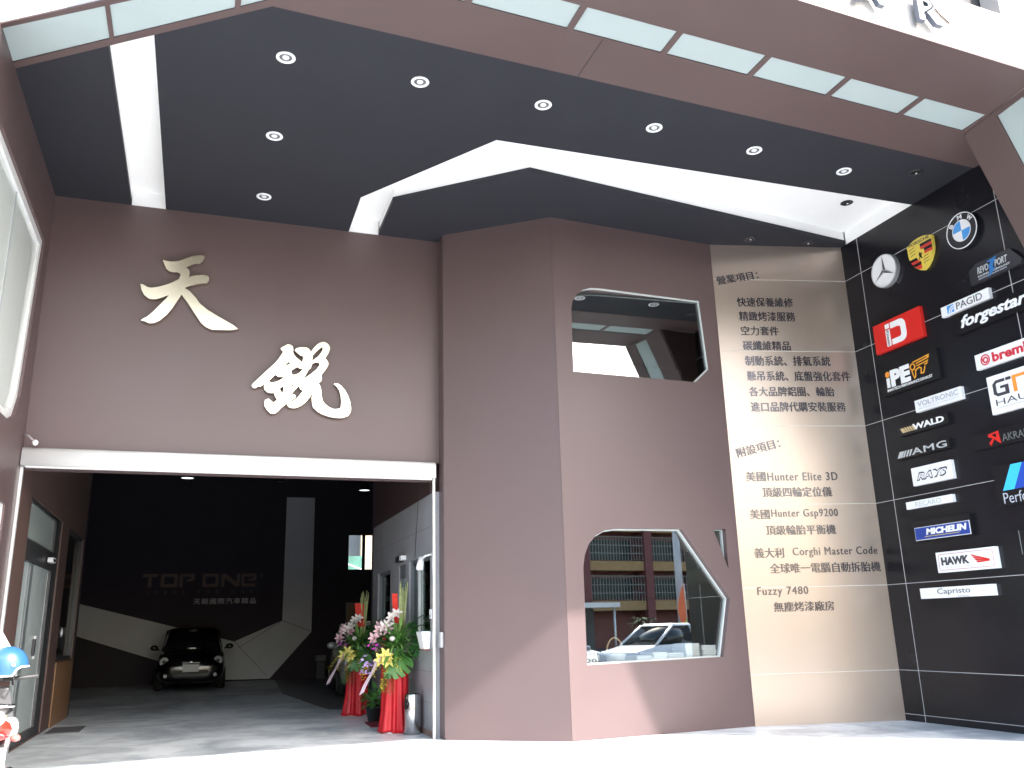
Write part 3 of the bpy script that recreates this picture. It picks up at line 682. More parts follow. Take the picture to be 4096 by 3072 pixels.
text(lg, "R", T_K, (1.785, z1 - 0.075, 1.815, z1 - 0.025), 0.002, 0.03)
lg.build("logo_lettering", LOGO, bk)
text(MB(), "IDEAS FOR CAR", T_K, (-1.38, 2.50, 1.57, 2.60), 0.002, 0.012, space=2.6).build("logo_lettering", LOGO, bk)
text(MB(), "天銳國際汽車精品", T_K, (-0.10, 2.20, 1.66, 2.37), 0.002, 0.012, thick=0.006, space=1.25).build("logo_lettering", mat("pale_hall_lettering", (0.45, 0.45, 0.48), 0.5), bk)

sh = MB()
sh.prism([(-7.5, 11.56), (9.5, 11.56), (9.5, 28.2), (-7.5, 28.2)], 6.3, 6.4)
tag(sh.build("hall_ceiling", HALLDARK), "dark ceiling of the hall behind the shutter opening", "ceiling")
sh = MB().box((-7.5, 18.0, 0), (-2.03, 18.2, 6.3)).box((-7.7, 18.0, 0), (-7.5, 28.2, 6.3))
tag(sh.build("hall_alcove_wall", HALLDARK), "dark walls of the hall alcove left of the grey stripe", "wall")
sh = MB().box((2.9, 15.652, 0), (9.5, 15.8, 6.3)).box((9.5, 15.65, 0), (9.7, 28.2, 6.3))
tag(sh.build("hall_bay_wall", HALLDARK), "dark walls of the hall bay behind the office", "wall")
# office behind the pillar windows
of = MB()
of.box((3.05, 15.0, 0), (9.06, 15.1, 6.6)).box((9.06, 9.94, 0), (9.2, 15.1, 6.6)).box((3.12, 11.2, 3.1), (9.06, 15.0, 3.3)).box((3.12, 11.2, 6.5), (9.06, 15.0, 6.6))
tag(of.build("office_shell", mat("office_grey", (0.028, 0.028, 0.030), 0.7)), "grey office room behind the pillar windows", "room")
# unseen outside shell left of the porch, added against sky leaks
sh = MB().box((-9, 7.61, 0), (-2.235, 7.8, 7.3)).box((-9, 7.8, 0), (-8.8, 18.2, 7.3))
tag(sh.build("annex_blocker_wall", BROWN), "unseen brown outer wall left of the porch side wall, added to block sky light", "wall")
sh = MB().box((9.06, 6.76, 0), (13.8, 6.95, 7.35)).box((13.6, 6.95, 0), (13.8, 31, 7.35))  # unseen shell on the right, added to keep sky light out
tag(sh.build("corner_blocker_wall", TILE), "unseen dark outer wall behind the leaning portal leg, added to block sky light", "wall")
# yard behind the back window
yd = MB().box((-2, 41.0, 0), (16, 41.3, 8.5)).build("yard_wall", mat("grey_render", (0.30, 0.30, 0.295), 0.8, var=0.12, vscale=0.8))
tag(yd, "pale rendered house wall seen through the small hall window", "wall")
yd = MB().box((6.75, 39.5, 0), (12, 39.8, 9)).build("yard_house", mat("beige_render", (0.36, 0.31, 0.24), 0.8, var=0.15, vscale=1.0))
tag(yd, "beige house corner seen in the right pane of the small hall window", "wall")
yd = thing("green_roof_shed", "green glazed lean-to with a white rail seen through the small hall window", "shed", (6.5, 38, 0))
MB().box((6.02, 38.3, 0), (6.62, 38.9, 4.45)).build("green_glazing", mat("green_sheet", (0.10, 0.22, 0.18), 0.3, var=0.3), yd)
MB().tube([(5.6, 38.0, 4.22), (6.9, 38.0, 3.72)], 0.035, 8).build("hand_rail", WPAINT, yd)

def pendant(x, y, z, label, lit):
    t = thing("pendant_lamp", label, "pendant lamp", (x, y, z), group="bell pendant lamps in the hall")
    MB().lathe([(0.15, 0.0), (0.145, 0.05), (0.12, 0.16), (0.07, 0.25), (0.05, 0.36), (0.001, 0.37)], seg=20).build("lamp_shade", mat("dark_shade", (0.02, 0.02, 0.022), 0.4), t, local=True)
    MB().tube([(0, 0, 0.36), (0, 0, 6.3 - z)], 0.012, 6).build("lamp_cord", DKFRAME, t, local=True)
    m_ = mat("lit_diffuser", (0.8, 0.8, 0.8), 0.4, emit=(0.85, 0.95, 1.0), estr=0.5) if lit else mat("unlit_diffuser", (0.10, 0.10, 0.11), 0.4)
    MB().lathe([(0.001, 0.012), (0.142, 0.012), (0.146, 0.018)], seg=20).build("diffuser", m_, t, local=True)
pendant(-0.41, 22, 4.93, "bell pendant lamp with bright disc over the black car", True)
pendant(4.17, 24, 5.06, "bell pendant lamp with bright disc above the small hall window", True)
pendant(1.88, 24, 5.24, "unlit dark pendant lamp in the middle under the hall ceiling", False)

# ------------------------------------------------------------------ signs on the black tiled wall
SF = 0.058
def sign(label, y0, y1, z0, z1, m=None, shape=None, name="logo_sign"):
    t = thing(name, label, "sign", (8.83, (y0 + y1) / 2, z0), group="signs mounted on the black tiled wall")
    T = lambda u, v, o: T_R(9.80 - y0 + u, z0 + v, SF + o)
    W, H = y0 - y1, z1 - z0
    if m: fill(MB(), [shape(W, H) if shape else rect(0, 0, W, H)], T, 0.0, -0.054).build("sign_board", m, t)
    return t, T, W, H
def put(t, T, s, box, m, bold=0.01, shear=0.0, space=1.0, d=0.004, name="lettering", ang=0.0):
    text(MB(), s, T, box, 0.0008, d, bold=bold, shear=shear, space=space, ang=ang).build(name, m, t)
def shp(t, T, contours, m, d0=0.0008, d1=0.004, name="emblem"):
    return fill(MB(), contours, T, d0, d1).build(name, m, t)

# three pointed star disc
t, T, W, H = sign("round white disc sign with a three pointed star in a silver rim", 9.20, 8.72, 5.75, 6.23)
r = 0.24
fill(MB(), [circ(r, r, r, 48)], T, -0.004, -0.056).build("sign_rim", mat("grey_rim", (0.35, 0.36, 0.38), 0.3, metal=0.5), t)
fill(MB(), [circ(r, r, r * 0.95, 48)], T, -0.003, 0.002).build("sign_face", WHITE, t)
fill(MB(), [circ(r, r, r * 0.985, 48), list(reversed(circ(r, r, r * 0.955, 48)))], T, -0.003, 0.012).build("rim_ring", ALU, t)
for i, a in enumerate((90, 210, 330)):
    c = lambda ang, rad: (r + rad * math.cos(R(ang)), r + rad * math.sin(R(ang)))
    fill(MB(), [[c(0, 0), c(a - 60, 0.03), c(a, r * 0.86)]], T, 0.003, 0.010).build("star_point", mat("star_dark", (0.06, 0.065, 0.075), 0.3, metal=0.3), t)
    fill(MB(), [[c(0, 0), c(a, r * 0.86), c(a + 60, 0.03)]], T, 0.003, 0.010).build("star_point", ALU, t)
# crest
t, T, W, H = sign("yellow shield crest sign with red and black stripes between two round signs", 8.50, 8.07, 5.73, 6.19)
out = [(0.0, 0.41), (0.06, 0.435), (0.13, 0.455), (0.215, 0.462), (0.30, 0.455), (0.37, 0.435), (0.43, 0.41), (0.425, 0.25), (0.40, 0.17), (0.35, 0.09), (0.28, 0.025), (0.215, 0.0), (0.15, 0.025), (0.08, 0.09), (0.03, 0.17), (0.005, 0.25)]
fill(MB(), [out], T, 0.0, -0.052).build("shield_board", YELLOW, t)
DRED = mat("crest_red", (0.55, 0.03, 0.02), 0.4)
def quad(u0, u1, v0, v1, lim=None): return [(u0, v0), (u1, v0), (u1, v1), (u0, v1)]
for i, (v0, v1) in enumerate(((0.325, 0.365), (0.285, 0.325), (0.245, 0.285), (0.205, 0.245))):
    shp(t, T, [[(0.225, v0), (0.418, v0), (0.422, v1), (0.225, v1)]], BLACK if i % 2 == 0 else DRED, name="crest_stripe")
for i, (v0, v1, a0, a1) in enumerate(((0.165, 0.205, 0.035, 0.02), (0.125, 0.165, 0.06, 0.035), (0.085, 0.125, 0.09, 0.06), (0.03, 0.085, 0.15, 0.09))):
    shp(t, T, [[(a0, v0), (0.205, v0), (0.205, v1), (a1, v1)]], BLACK if i % 2 == 0 else DRED, name="crest_stripe")
shp(t, T, [[(0.145, 0.275), (0.215, 0.285), (0.285, 0.275), (0.28, 0.19), (0.25, 0.145), (0.215, 0.125), (0.18, 0.145), (0.15, 0.19)]], YELLOW, 0.0045, 0.009, "centre_shield")
shp(t, T, [[(0.185, 0.155), (0.20, 0.19), (0.19, 0.225), (0.21, 0.255), (0.225, 0.25), (0.222, 0.225), (0.25, 0.235), (0.252, 0.222), (0.228, 0.20), (0.245, 0.165), (0.235, 0.15), (0.215, 0.185), (0.20, 0.155)]], BLACK, 0.0095, 0.012, "horse_emblem")
put(t, T, "PORSCHE", (0.035, 0.385, 0.395, 0.43), INK, bold=0.02)
for k, (cx, cz) in enumerate(((0.03, 0.345), (0.04, 0.30), (0.05, 0.255), (0.25, 0.165), (0.25, 0.125), (0.25, 0.085))):
    shp(t, T, [[(cx, cz - 0.012), (cx + 0.035, cz + 0.005), (cx + 0.07, cz + 0.002), (cx + 0.105, cz + 0.02), (cx + 0.07, cz + 0.012), (cx + 0.035, cz + 0.014), (cx, cz)]], mat("antler_ink", (0.12, 0.08, 0.02), 0.5), name="antler")
# roundel
t, T, W, H = sign("round black ringed sign with blue and white quarters, rightmost of the top row", 7.83, 7.36, 5.745, 6.215)
r = 0.235
fill(MB(), [circ(r, r, r, 56)], T, 0.0, -0.054).build("sign_board", mat("roundel_black", (0.012, 0.012, 0.016), 0.25), t)
fill(MB(), [circ(r, r, r, 56), list(reversed(circ(r, r, r * 0.955, 56)))], T, 0.001, 0.008).build("outer_ring", WHITE, t)
fill(MB(), [circ(r, r, r * 0.60, 48), list(reversed(circ(r, r, r * 0.57, 48)))], T, 0.001, 0.008).build("inner_ring", WHITE, t)
for i in range(4):
    q = [(r, r)] + arcp(r, r, r * 0.565, 90 * i, 90 * i + 90, 10)
    fill(MB(), [q], T, 0.001, 0.006).build("quarter", WHITE if i % 2 == 0 else SKYBLUE, t)
for ch, a in (("B", 141), ("M", 90), ("W", 39)):
    rad = r * 0.775; ca, sa = math.cos(R(a)), math.sin(R(a)); rot = R(a - 90)
    w_, h_ = (0.085 if ch == "W" else 0.07 if ch == "M" else 0.055), 0.058
    cu_, cv_ = r + rad * ca, r + rad * sa
    ox = cu_ - (w_ / 2 * math.cos(rot) - h_ / 2 * math.sin(rot)); oy = cv_ - (w_ / 2 * math.sin(rot) + h_ / 2 * math.cos(rot))
    put(t, T, ch, (ox, oy, ox + w_, oy + h_), WHITE, bold=0.03, ang=rot)
# dark clipped board, blue slash
t, T, W, H = sign("dark grey clipped corner sign with silver lettering crossed by a blue slash", 7.60, 6.86, 5.235, 5.48, mat("smoky_acrylic", (0.035, 0.035, 0.04), 0.2), lambda W, H: [(0, 0), (W - 0.02, 0), (W, 0.06), (W - 0.14, H), (0.12, H), (0, H - 0.06)])
SILV = mat("silver_lettering", (0.45, 0.46, 0.47), 0.35)
put(t, T, "REVO", (0.12, 0.10, 0.285, 0.185), SILV, bold=0.02, shear=0.25)
put(t, T, "PORT", (0.375, 0.10, 0.56, 0.185), SILV, bold=0.02, shear=0.25)
shp(t, T, [[(0.265, 0.205), (0.42, 0.225), (0.365, 0.15), (0.345, 0.095), (0.395, 0.09), (0.27, 0.01), (0.30, 0.085), (0.29, 0.14), (0.335, 0.185)]], mat("slash_blue", (0.03, 0.16, 0.42), 0.3), 0.0048, 0.008, "blue_slash")
put(t, T, "RACING TECHNOLOGY", (0.12, 0.055, 0.58, 0.08), SILV, bold=0.03)
put(t, T, "ADVANCED AUTO PARTS", (0.12, 0.025, 0.53, 0.042), LGREY, bold=0.02)
# pagid
t, T, W, H = sign("narrow white sign with dark capital lettering and a blue arc square", 8.115, 7.375, 4.99, 5.125, WHITE)
put(t, T, "PAGID", (0.245, 0.025, 0.64, 0.115), INK, bold=0.0)
shp(t, T, [rect(0.10, 0.018, 0.205, 0.118)], SKYBLUE, name="blue_square")
for k, rr in enumerate((0.085, 0.055)):
    shp(t, T, [arcp(0.205, 0.018, rr, 90, 180) + arcp(0.205, 0.018, rr - 0.016, 180, 90)], WHITE, 0.0045 , 0.0065, "white_arc")
# forgestar
t, T, W, H = sign("long black sign with white slanted lowercase script at the right edge", 7.95, 6.80, 4.695, 4.935, BLACK)
put(t, T, "forgestar", (0.10, 0.02, 1.06, 0.215), WHITE, bold=0.03, shear=0.3)
# red sign
t, T, W, H = sign("bright red sign with a white letter D shaped emblem", 9.325, 8.45, 4.86, 5.28, RED)
shp(t, T, [[(0.225, 0.05), (0.225, 0.285), (0.305, 0.285), (0.305, 0.05)]], WHITE)
shp(t, T, [rect(0.225, 0.305, 0.305, 0.37)], WHITE)
shp(t, T, [[(0.325, 0.05)] + arcp(0.50, 0.15, 0.10, -90, 0, 6) + arcp(0.50, 0.27, 0.10, 0, 90, 6) + [(0.325, 0.37), (0.325, 0.285), (0.44, 0.285)] + arcp(0.47, 0.245, 0.035, 90, 0, 4) + arcp(0.47, 0.165, 0.035, 0, -90, 4) + [(0.325, 0.13)]], WHITE)
text(MB(), "Kinesen", lambda u, v, o: T(0.245 + v, 0.275 - u, o), (0, 0, 0.215, 0.045), 0.0048, 0.007, bold=0.01).build("lettering", INK, t)
# ipe
t, T, W, H = sign("black sign with bold white lettering and an orange winged emblem", 9.315, 8.29, 4.245, 4.645, BLACK)
put(t, T, "ı", (0.105, 0.10, 0.165, 0.235), WHITE, bold=0.05)
shp(t, T, [circ(0.135, 0.285, 0.042, 20)], ORANGE, name="orange_dot")
put(t, T, "PE", (0.185, 0.095, 0.54, 0.33), WHITE, bold=0.06)
put(t, T, "INNOTECH PERFORMANCE EXHAUST", (0.10, 0.045, 0.90, 0.082), WHITE, bold=0.01)
OR2 = mat("amber_outline", (0.70, 0.30, 0.03), 0.4)
shp(t, T, [circ(0.595, 0.265, 0.05, 20), list(reversed(circ(0.595, 0.265, 0.03, 20)))], OR2, name="wing_emblem")
for c in ([(0.60, 0.33), (0.90, 0.36), (0.885, 0.31), (0.66, 0.285), (0.66, 0.30), (0.85, 0.325), (0.86, 0.34), (0.62, 0.315)], [(0.66, 0.265), (0.875, 0.29), (0.845, 0.235), (0.80, 0.235), (0.80, 0.25), (0.835, 0.255), (0.845, 0.27), (0.67, 0.25)], [(0.565, 0.215), (0.60, 0.095), (0.635, 0.125), (0.645, 0.20), (0.70, 0.22), (0.73, 0.205), (0.715, 0.135), (0.775, 0.13), (0.815, 0.22), (0.80, 0.225), (0.765, 0.15), (0.735, 0.15), (0.75, 0.215), (0.71, 0.24), (0.63, 0.215), (0.62, 0.135), (0.605, 0.13), (0.585, 0.215)]):
    shp(t, T, [c], OR2, name="wing_emblem")
# brembo
t, T, W, H = sign("white sign with red bold lowercase lettering and a round red emblem", 7.735, 6.80, 4.175, 4.365, WHITE)
REDI = mat("red_ink", (0.55, 0.03, 0.05), 0.4)
shp(t, T, [circ(0.145, 0.095, 0.068, 28), list(reversed(circ(0.145, 0.095, 0.053, 28)))], REDI, name="ring_emblem")
shp(t, T, [circ(0.15, 0.092, 0.040, 24), list(reversed(circ(0.15, 0.092, 0.022, 20)))], REDI, name="ring_emblem")
shp(t, T, [rect(0.098, 0.085, 0.111, 0.135)], REDI, name="ring_emblem")
put(t, T, "brembo", (0.245, 0.035, 0.89, 0.155), REDI, bold=0.035)
# gt haus
t, T, W, H = sign("large white square sign with dark and orange block capitals", 7.625, 6.88, 3.59, 4.05, WHITE)
shp(t, T, [[(0.12, 0.20), (0.07, 0.235), (0.07, 0.355), (0.12, 0.395), (0.245, 0.395), (0.245, 0.36), (0.13, 0.36), (0.115, 0.345), (0.115, 0.25), (0.13, 0.235), (0.235, 0.235), (0.235, 0.285), (0.17, 0.285), (0.17, 0.315), (0.285, 0.315), (0.285, 0.20)]], INK)
shp(t, T, [rect(0.26, 0.36, 0.33, 0.395)], INK)
shp(t, T, [[(0.345, 0.20), (0.345, 0.395), (0.52, 0.395), (0.52, 0.36), (0.395, 0.36), (0.395, 0.20)]], ORANGE)
put(t, T, "HAUS", (0.08, 0.09, 0.62, 0.165), INK, bold=-0.01)
shp(t, T, [rect(0.08, 0.06, 0.62, 0.064)], GREY, name="thin_line")
# voltronic
t, T, W, H = sign("slim white sign with pale grey blue lettering below the winged black sign", 8.78, 8.015, 3.895, 4.055, WHITE)
put(t, T, "VOLTRONIC", (0.045, 0.065, 0.72, 0.135), LGREY, bold=0.02)
put(t, T, "MOTOROILS & LUBRICANTS", (0.06, 0.028, 0.72, 0.045), LGREY, bold=0.0, space=1.5)
# wald
t, T, W, H = sign("black sign with white wide lettering and gold slanted bars", 9.145, 8.28, 3.645, 3.785, BLACK)
put(t, T, "WALD", (0.27, 0.035, 0.80, 0.115), WHITE, bold=0.035)
GB = mat("gold_bar", (0.55, 0.42, 0.24), 0.4)
for k in range(5):
    a = 0.06 + k * 0.043 + (0.03 if k else 0); w_ = 0.062 if k == 0 else 0.03
    shp(t, T, [[(a + 0.025, 0.035), (a + 0.025 + w_, 0.035), (a + w_ - 0.012, 0.10), (a - 0.012, 0.10)]], GB, name="slanted_bar")
# amg
t, T, W, H = sign("black sign with silver slanted bars and outlined silver capitals", 9.245, 8.32, 3.34, 3.46, BLACK)
for k in range(4):
    a = 0.03 + k * 0.052 + (0.045 if k else 0); w_ = 0.085 if k == 0 else 0.03
    shp(t, T, [[(a, 0.02), (a + w_, 0.02), (a + w_ + 0.05, 0.10), (a + 0.05, 0.10)]], SILV, name="slanted_bar")
put(t, T, "AMG", (0.29, 0.02, 0.88, 0.105), SILV, bold=0.015, space=1.1)
# akra
t, T, W, H = sign("black sign with red angular emblem and narrow grey capitals", 7.99, 6.86, 3.22, 3.41, BLACK)
shp(t, T, [[(0.255, 0.155), (0.40, 0.175), (0.415, 0.02), (0.375, 0.045), (0.33, 0.09), (0.275, 0.015), (0.25, 0.05), (0.31, 0.10), (0.25, 0.125)], [(0.30, 0.145), (0.37, 0.15), (0.36, 0.10), (0.335, 0.115)]], RED)
put(t, T, "AKRAPOVIČ", (0.44, 0.035, 1.05, 0.155), mat("dim_grey_lettering", (0.12, 0.13, 0.13), 0.4), bold=0.0)
# rays
t, T, W, H = sign("white sign with outlined slanted capitals under the silver barred sign", 9.015, 8.35, 2.955, 3.19, WHITE)
put(t, T, "RAYS", (0.075, 0.055, 0.60, 0.165), INK, bold=0.055, shear=0.35)
put(t, T, "RAYS", (0.095, 0.073, 0.58, 0.147), WHITE, bold=0.008, shear=0.35, d=0.007)
# performance
t, T, W, H = sign("large black sign with light blue and dark blue slanted stripes", 7.765, 6.85, 2.52, 2.99, BLACK)
for k, (c_, w_) in enumerate(((CYAN, 0.155), (BLUE, 0.13), (RED, 0.13))):
    a = 0.10 + sum((0.155, 0.13, 0.13)[:k])
    shp(t, T, [[(a, 0.17), (a + w_ - 0.002, 0.17), (a + w_ + 0.158, 0.455), (a + 0.16, 0.455)]], c_, name="slanted_stripe")
put(t, T, "Performance", (0.09, 0.02, 0.88, 0.145), LGREY, bold=-0.005)
# recaro
t, T, W, H = sign("thin white strip sign with faint grey capitals", 9.19, 8.415, 2.67, 2.765, WHITE)
put(t, T, "RECARO", (0.16, 0.014, 0.60, 0.078), mat("faint_grey_lettering", (0.48, 0.53, 0.53), 0.4), bold=0.01)
# blue plate
t, T, W, H = sign("blue plate sign with white slanted capitals on a black board", 9.16, 8.20, 2.24, 2.50, BLACK)
shp(t, T, [rect(0.055, 0.012, 0.945, 0.178)], WHITE, 0.0008, 0.004, "plate_edge")
shp(t, T, [rect(0.064, 0.020, 0.936, 0.170)], mat("plate_blue", (0.02, 0.05, 0.28), 0.35), 0.0045, 0.008, "blue_plate")
text(MB(), "MICHELIN", T, (0.25, 0.070, 0.90, 0.150), 0.0085, 0.012, bold=0.045, shear=0.15).build("lettering", WHITE, t)
shp(t, T, [rect(0.22, 0.048, 0.78, 0.054)], YELLOW, 0.0085, 0.011, "yellow_line")
# hawk
t, T, W, H = sign("white sign with heavy black capitals and a red feathered wing", 8.82, 7.915, 1.825, 2.075, WHITE)
shp(t, T, [rrect(0.035, 0.025, 0.865, 0.225, 0.035), list(reversed(rrect(0.041, 0.031, 0.859, 0.219, 0.030)))], mat("thin_red_line", (0.5, 0.25, 0.28), 0.5), name="border_line")
put(t, T, "HAWK", (0.075, 0.085, 0.51, 0.185), INK, bold=0.05)
for k in range(4):
    z_ = 0.19 - k * 0.028
    shp(t, T, [[(0.535 + 0.025 * k, z_), (0.81 - 0.0 * k, 0.115 - 0.006 * k), (0.80, 0.109 - 0.006 * k), (0.555 + 0.025 * k, z_ - 0.022)]], RED, 0.0008 + 0.0012 * k, 0.002 + 0.0012 * k, "wing_feather")
put(t, T, "PERFORMANCE", (0.085, 0.05, 0.83, 0.063), mat("faint_grey_lettering", (0.5, 0.5, 0.5), 0.4), bold=0.0, space=2.2)
# black board cut by the frame
t, T, W, H = sign("plain black board at the right edge of the wall beside the wing sign", 7.56, 6.85, 1.95, 2.22, BLACK)
shp(t, T, [rect(0.0, 0.0, 0.004, H)], GREY, name="board_edge")
# capristo
t, T, W, H = sign("lowest long white sign with thin grey mixed case lettering", 9.17, 8.03, 1.52, 1.65, WHITE)
put(t, T, "Capristo", (0.285, 0.028, 0.80, 0.115), mat("charcoal_lettering", (0.10, 0.11, 0.12), 0.4), bold=0.0)
put(t, T, "Exhaust", (0.60, 0.006, 0.78, 0.022), GREY, bold=0.0)

# ------------------------------------------------------------------ cars
def car_paint(name, col): return mat(name, col, 0.22, metal=0.25, spec=0.6, coat=0.6)
HEADL = mat("headlamp_lens", (0.72, 0.73, 0.75), 0.25)  # pale colour stands in for daylight caught by the lamp reflectors
CARGLASS = mat("dark_car_glass", (0.012, 0.014, 0.016), 0.04, spec=0.7)
LENSDK = mat("lamp_core", (0.05, 0.06, 0.08), 0.1)
def hatchback(name, label, loc, rotz, paint, plate=None, group=None, W=1.0, Hs=1.0):
    """front faces -y, origin on the ground in the middle"""
    t = thing(name, label, "car", loc, rotz, group)
    def sec(y, zb, hw, zs, zbelt, zt):
        h = [(0, zb), (hw * 0.80, zb), (hw * 0.97, zb + 0.10), (hw, zs), (hw * 0.985, zbelt - 0.06), (hw * 0.90, zbelt + 0.01), (hw * 0.55, zt), (0, zt + 0.012)]
        h = [(x * W, z * Hs) for x, z in h]
        return [(x, y, z) for x, z in h] + [(-x, y, z) for x, z in h[-2:0:-1]]
    st = [(-1.86, 0.30, 0.50, 0.42, 0.56, 0.60), (-1.82, 0.22, 0.66, 0.46, 0.66, 0.71), (-1.70, 0.18, 0.77, 0.50, 0.76, 0.81), (-1.45, 0.17, 0.82, 0.52, 0.83, 0.90), (-1.10, 0.17, 0.83, 0.54, 0.89, 0.97),
          (-0.70, 0.17, 0.83, 0.55, 0.93, 1.00), (0.0, 0.17, 0.835, 0.55, 0.95, 0.97), (0.8, 0.17, 0.835, 0.55, 0.97, 0.98), (1.4, 0.19, 0.82, 0.56, 0.98, 0.99), (1.72, 0.24, 0.77, 0.56, 0.96, 0.98), (1.86, 0.32, 0.64, 0.56, 0.88, 0.92)]
    MB().loft([sec(*s) for s in st]).build("body", paint, t, local=True, subdiv=1)
    def ring(pts_, z): return [(x * W, y, z * Hs) for x, y in pts_]
    base = [(-0.66, -0.98), (0.66, -0.98), (0.745, -0.55), (0.755, 0.6), (0.73, 1.45), (0.60, 1.72), (-0.60, 1.72), (-0.73, 1.45), (-0.755, 0.6), (-0.745, -0.55)]
    mid = [(-0.60, -0.60), (0.60, -0.60), (0.68, -0.25), (0.69, 0.6), (0.665, 1.36), (0.56, 1.60), (-0.56, 1.60), (-0.665, 1.36), (-0.69, 0.6), (-0.68, -0.25)]
    top = [(-0.56, -0.22), (0.56, -0.22), (0.625, 0.0), (0.64, 0.6), (0.61, 1.22), (0.53, 1.40), (-0.53, 1.40), (-0.61, 1.22), (-0.64, 0.6), (-0.625, 0.0)]
    MB().loft([ring(base, 0.93), ring(mid, 1.20), ring(top, 1.455)]).build("window_glass", CARGLASS, t, local=True)
    rf = [(x * 1.03, y * 1.02 - 0.005) for x, y in top]
    crown = [(x * 0.75, y * 0.75 + 0.12) for x, y in top]
    MB().loft([ring(rf, 1.445), ring(rf, 1.475), ring(crown, 1.525)]).build("roof", paint, t, local=True)
    for s in (-1, 1):
        pm = MB()
        pm.tube([(s * 0.665 * W, -0.96, 0.95 * Hs), (s * 0.61 * W, -0.59, 1.21 * Hs), (s * 0.57 * W, -0.20, 1.46 * Hs)], 0.028, 8)
        pm.build("windscreen_pillar", paint, t, local=True)
        pm = MB().tube([(s * 0.76 * W, 0.45, 0.94 * Hs), (s * 0.695 * W, 0.45, 1.2 * Hs), (s * 0.645 * W, 0.42, 1.46 * Hs)], 0.035, 8)
        pm.build("door_pillar", paint, t, local=True)
        h = MB().ball((s * 0.63 * W, -1.725, 0.70 * Hs), 0.115, 14, 8, (0.95, 0.45, 1.0)).build("headlight", HEADL, t, local=True)
        MB().ball((s * 0.63 * W, -1.775, 0.70 * Hs), 0.045, 10, 6, (1, 0.4, 1)).build("lamp_core", LENSDK, h, local=True)
        MB().ball((s * 0.58 * W, -1.83, 0.37 * Hs), 0.05, 10, 6, (1, 0.4, 0.9)).build("fog_lamp", HEADL, t, local=True)
        MB().ball((s * 0.93 * W, -0.62, 1.03 * Hs), 0.10, 12, 8, (1.0, 0.6, 0.72)).tube([(s * 0.80 * W, -0.62, 0.98 * Hs), (s * 0.88 * W, -0.62, 1.0 * Hs)], 0.025, 6).build("wing_mirror", paint, t, local=True)
        for y in (-1.13, 1.20):
            w = MB().lathe([(0.12, -0.09), (0.26, -0.095), (0.285, -0.06), (0.285, 0.06), (0.26, 0.095), (0.12, 0.09)], (s * 0.745 * W, y, 0.285), 22, 'x').build("wheel", RUBBER, t, local=True)
            MB().lathe([(0.001, 0.05), (0.06, 0.07), (0.17, 0.055), (0.185, 0.08), (0.185, -0.08), (0.17, -0.055), (0.001, -0.05)], (s * 0.765 * W, y, 0.285), 18, 'x').build("rim", ALU, w, local=True)
        MB().box((min(s * 0.60, s * 0.72) * W, 1.80, 0.62 * Hs), (max(s * 0.60, s * 0.72) * W, 1.84, 0.86 * Hs)).build("tail_light", mat("tail_red", (0.4, 0.01, 0.01), 0.2), t, local=True, bevel=0.02)
    MB().box((-0.42 * W, -1.875, 0.40 * Hs), (0.42 * W, -1.845, 0.49 * Hs)).build("lower_grille", mat("grille_black", (0.012, 0.012, 0.013), 0.5), t, local=True, bevel=0.01)
    gm = MB()
    for z in (0.62, 0.66): gm.box((-0.20 * W, -1.872, z * Hs), (0.20 * W, -1.845, (z + 0.018) * Hs))
    gm.build("upper_grille", mat("dark_chrome", (0.10, 0.10, 0.11), 0.3, metal=0.8), t, local=True)
    MB().ball((0, -1.86, 0.69 * Hs), 0.04, 12, 6, (1.1, 0.4, 0.8)).build("nose_badge", CHROME, t, local=True)
    if plate:
        p = MB().box((-0.19, -1.89, 0.455), (0.19, -1.876, 0.62)).build("number_plate", mat("plate_white", (0.62, 0.64, 0.66), 0.4), t, local=True)
    return t
black = hatchback("hatchback_car", "small black hatchback parked facing out at the back of the hall", (-0.04, 25.9, 0), 0, car_paint("black_car_paint", (0.006, 0.006, 0.008)), plate=True)
silver = hatchback("hatchback_car", "silver car half hidden behind the farther flower stand", (3.80, 20.6, 0), R(-4), car_paint("silver_car_paint", (0.45, 0.48, 0.48)))
hz_ = thing("water_dispenser", "grey upright water dispenser at the back of the dark hall", "water dispenser", (3.58, 27.6, 0))
MB().box((3.44, 27.45, 0), (3.72, 27.75, 0.48)).build("cabinet", mat("slate_plastic", (0.09, 0.09, 0.11), 0.5), hz_, bevel=0.02)
MB().box((3.42, 27.44, 0.485), (3.73, 27.76, 0.66)).build("top_unit", mat("pale_plastic", (0.20, 0.20, 0.22), 0.4), hz_, bevel=0.02)
nb = thing("doorway_panel", "framed tan panel coloured as a warm lit doorway on the hall back wall beside the red paper", "doorway panel", (4.6, 27.98, 1.4))
fill(MB(), [rect(4.40, 1.30, 4.95, 2.14)], T_K, 0.005, 0.03).build("board_face", mat("tan_board", (0.42, 0.28, 0.14), 0.6, emit=(0.5, 0.33, 0.16), estr=0.0), nb)  # tan colour stands in for a warm lit door window
fill(MB(), [rect(4.36, 1.26, 4.99, 2.18), rect(4.40, 1.30, 4.95, 2.14)], T_K, 0.005, 0.04).build("board_frame", GREY, nb)

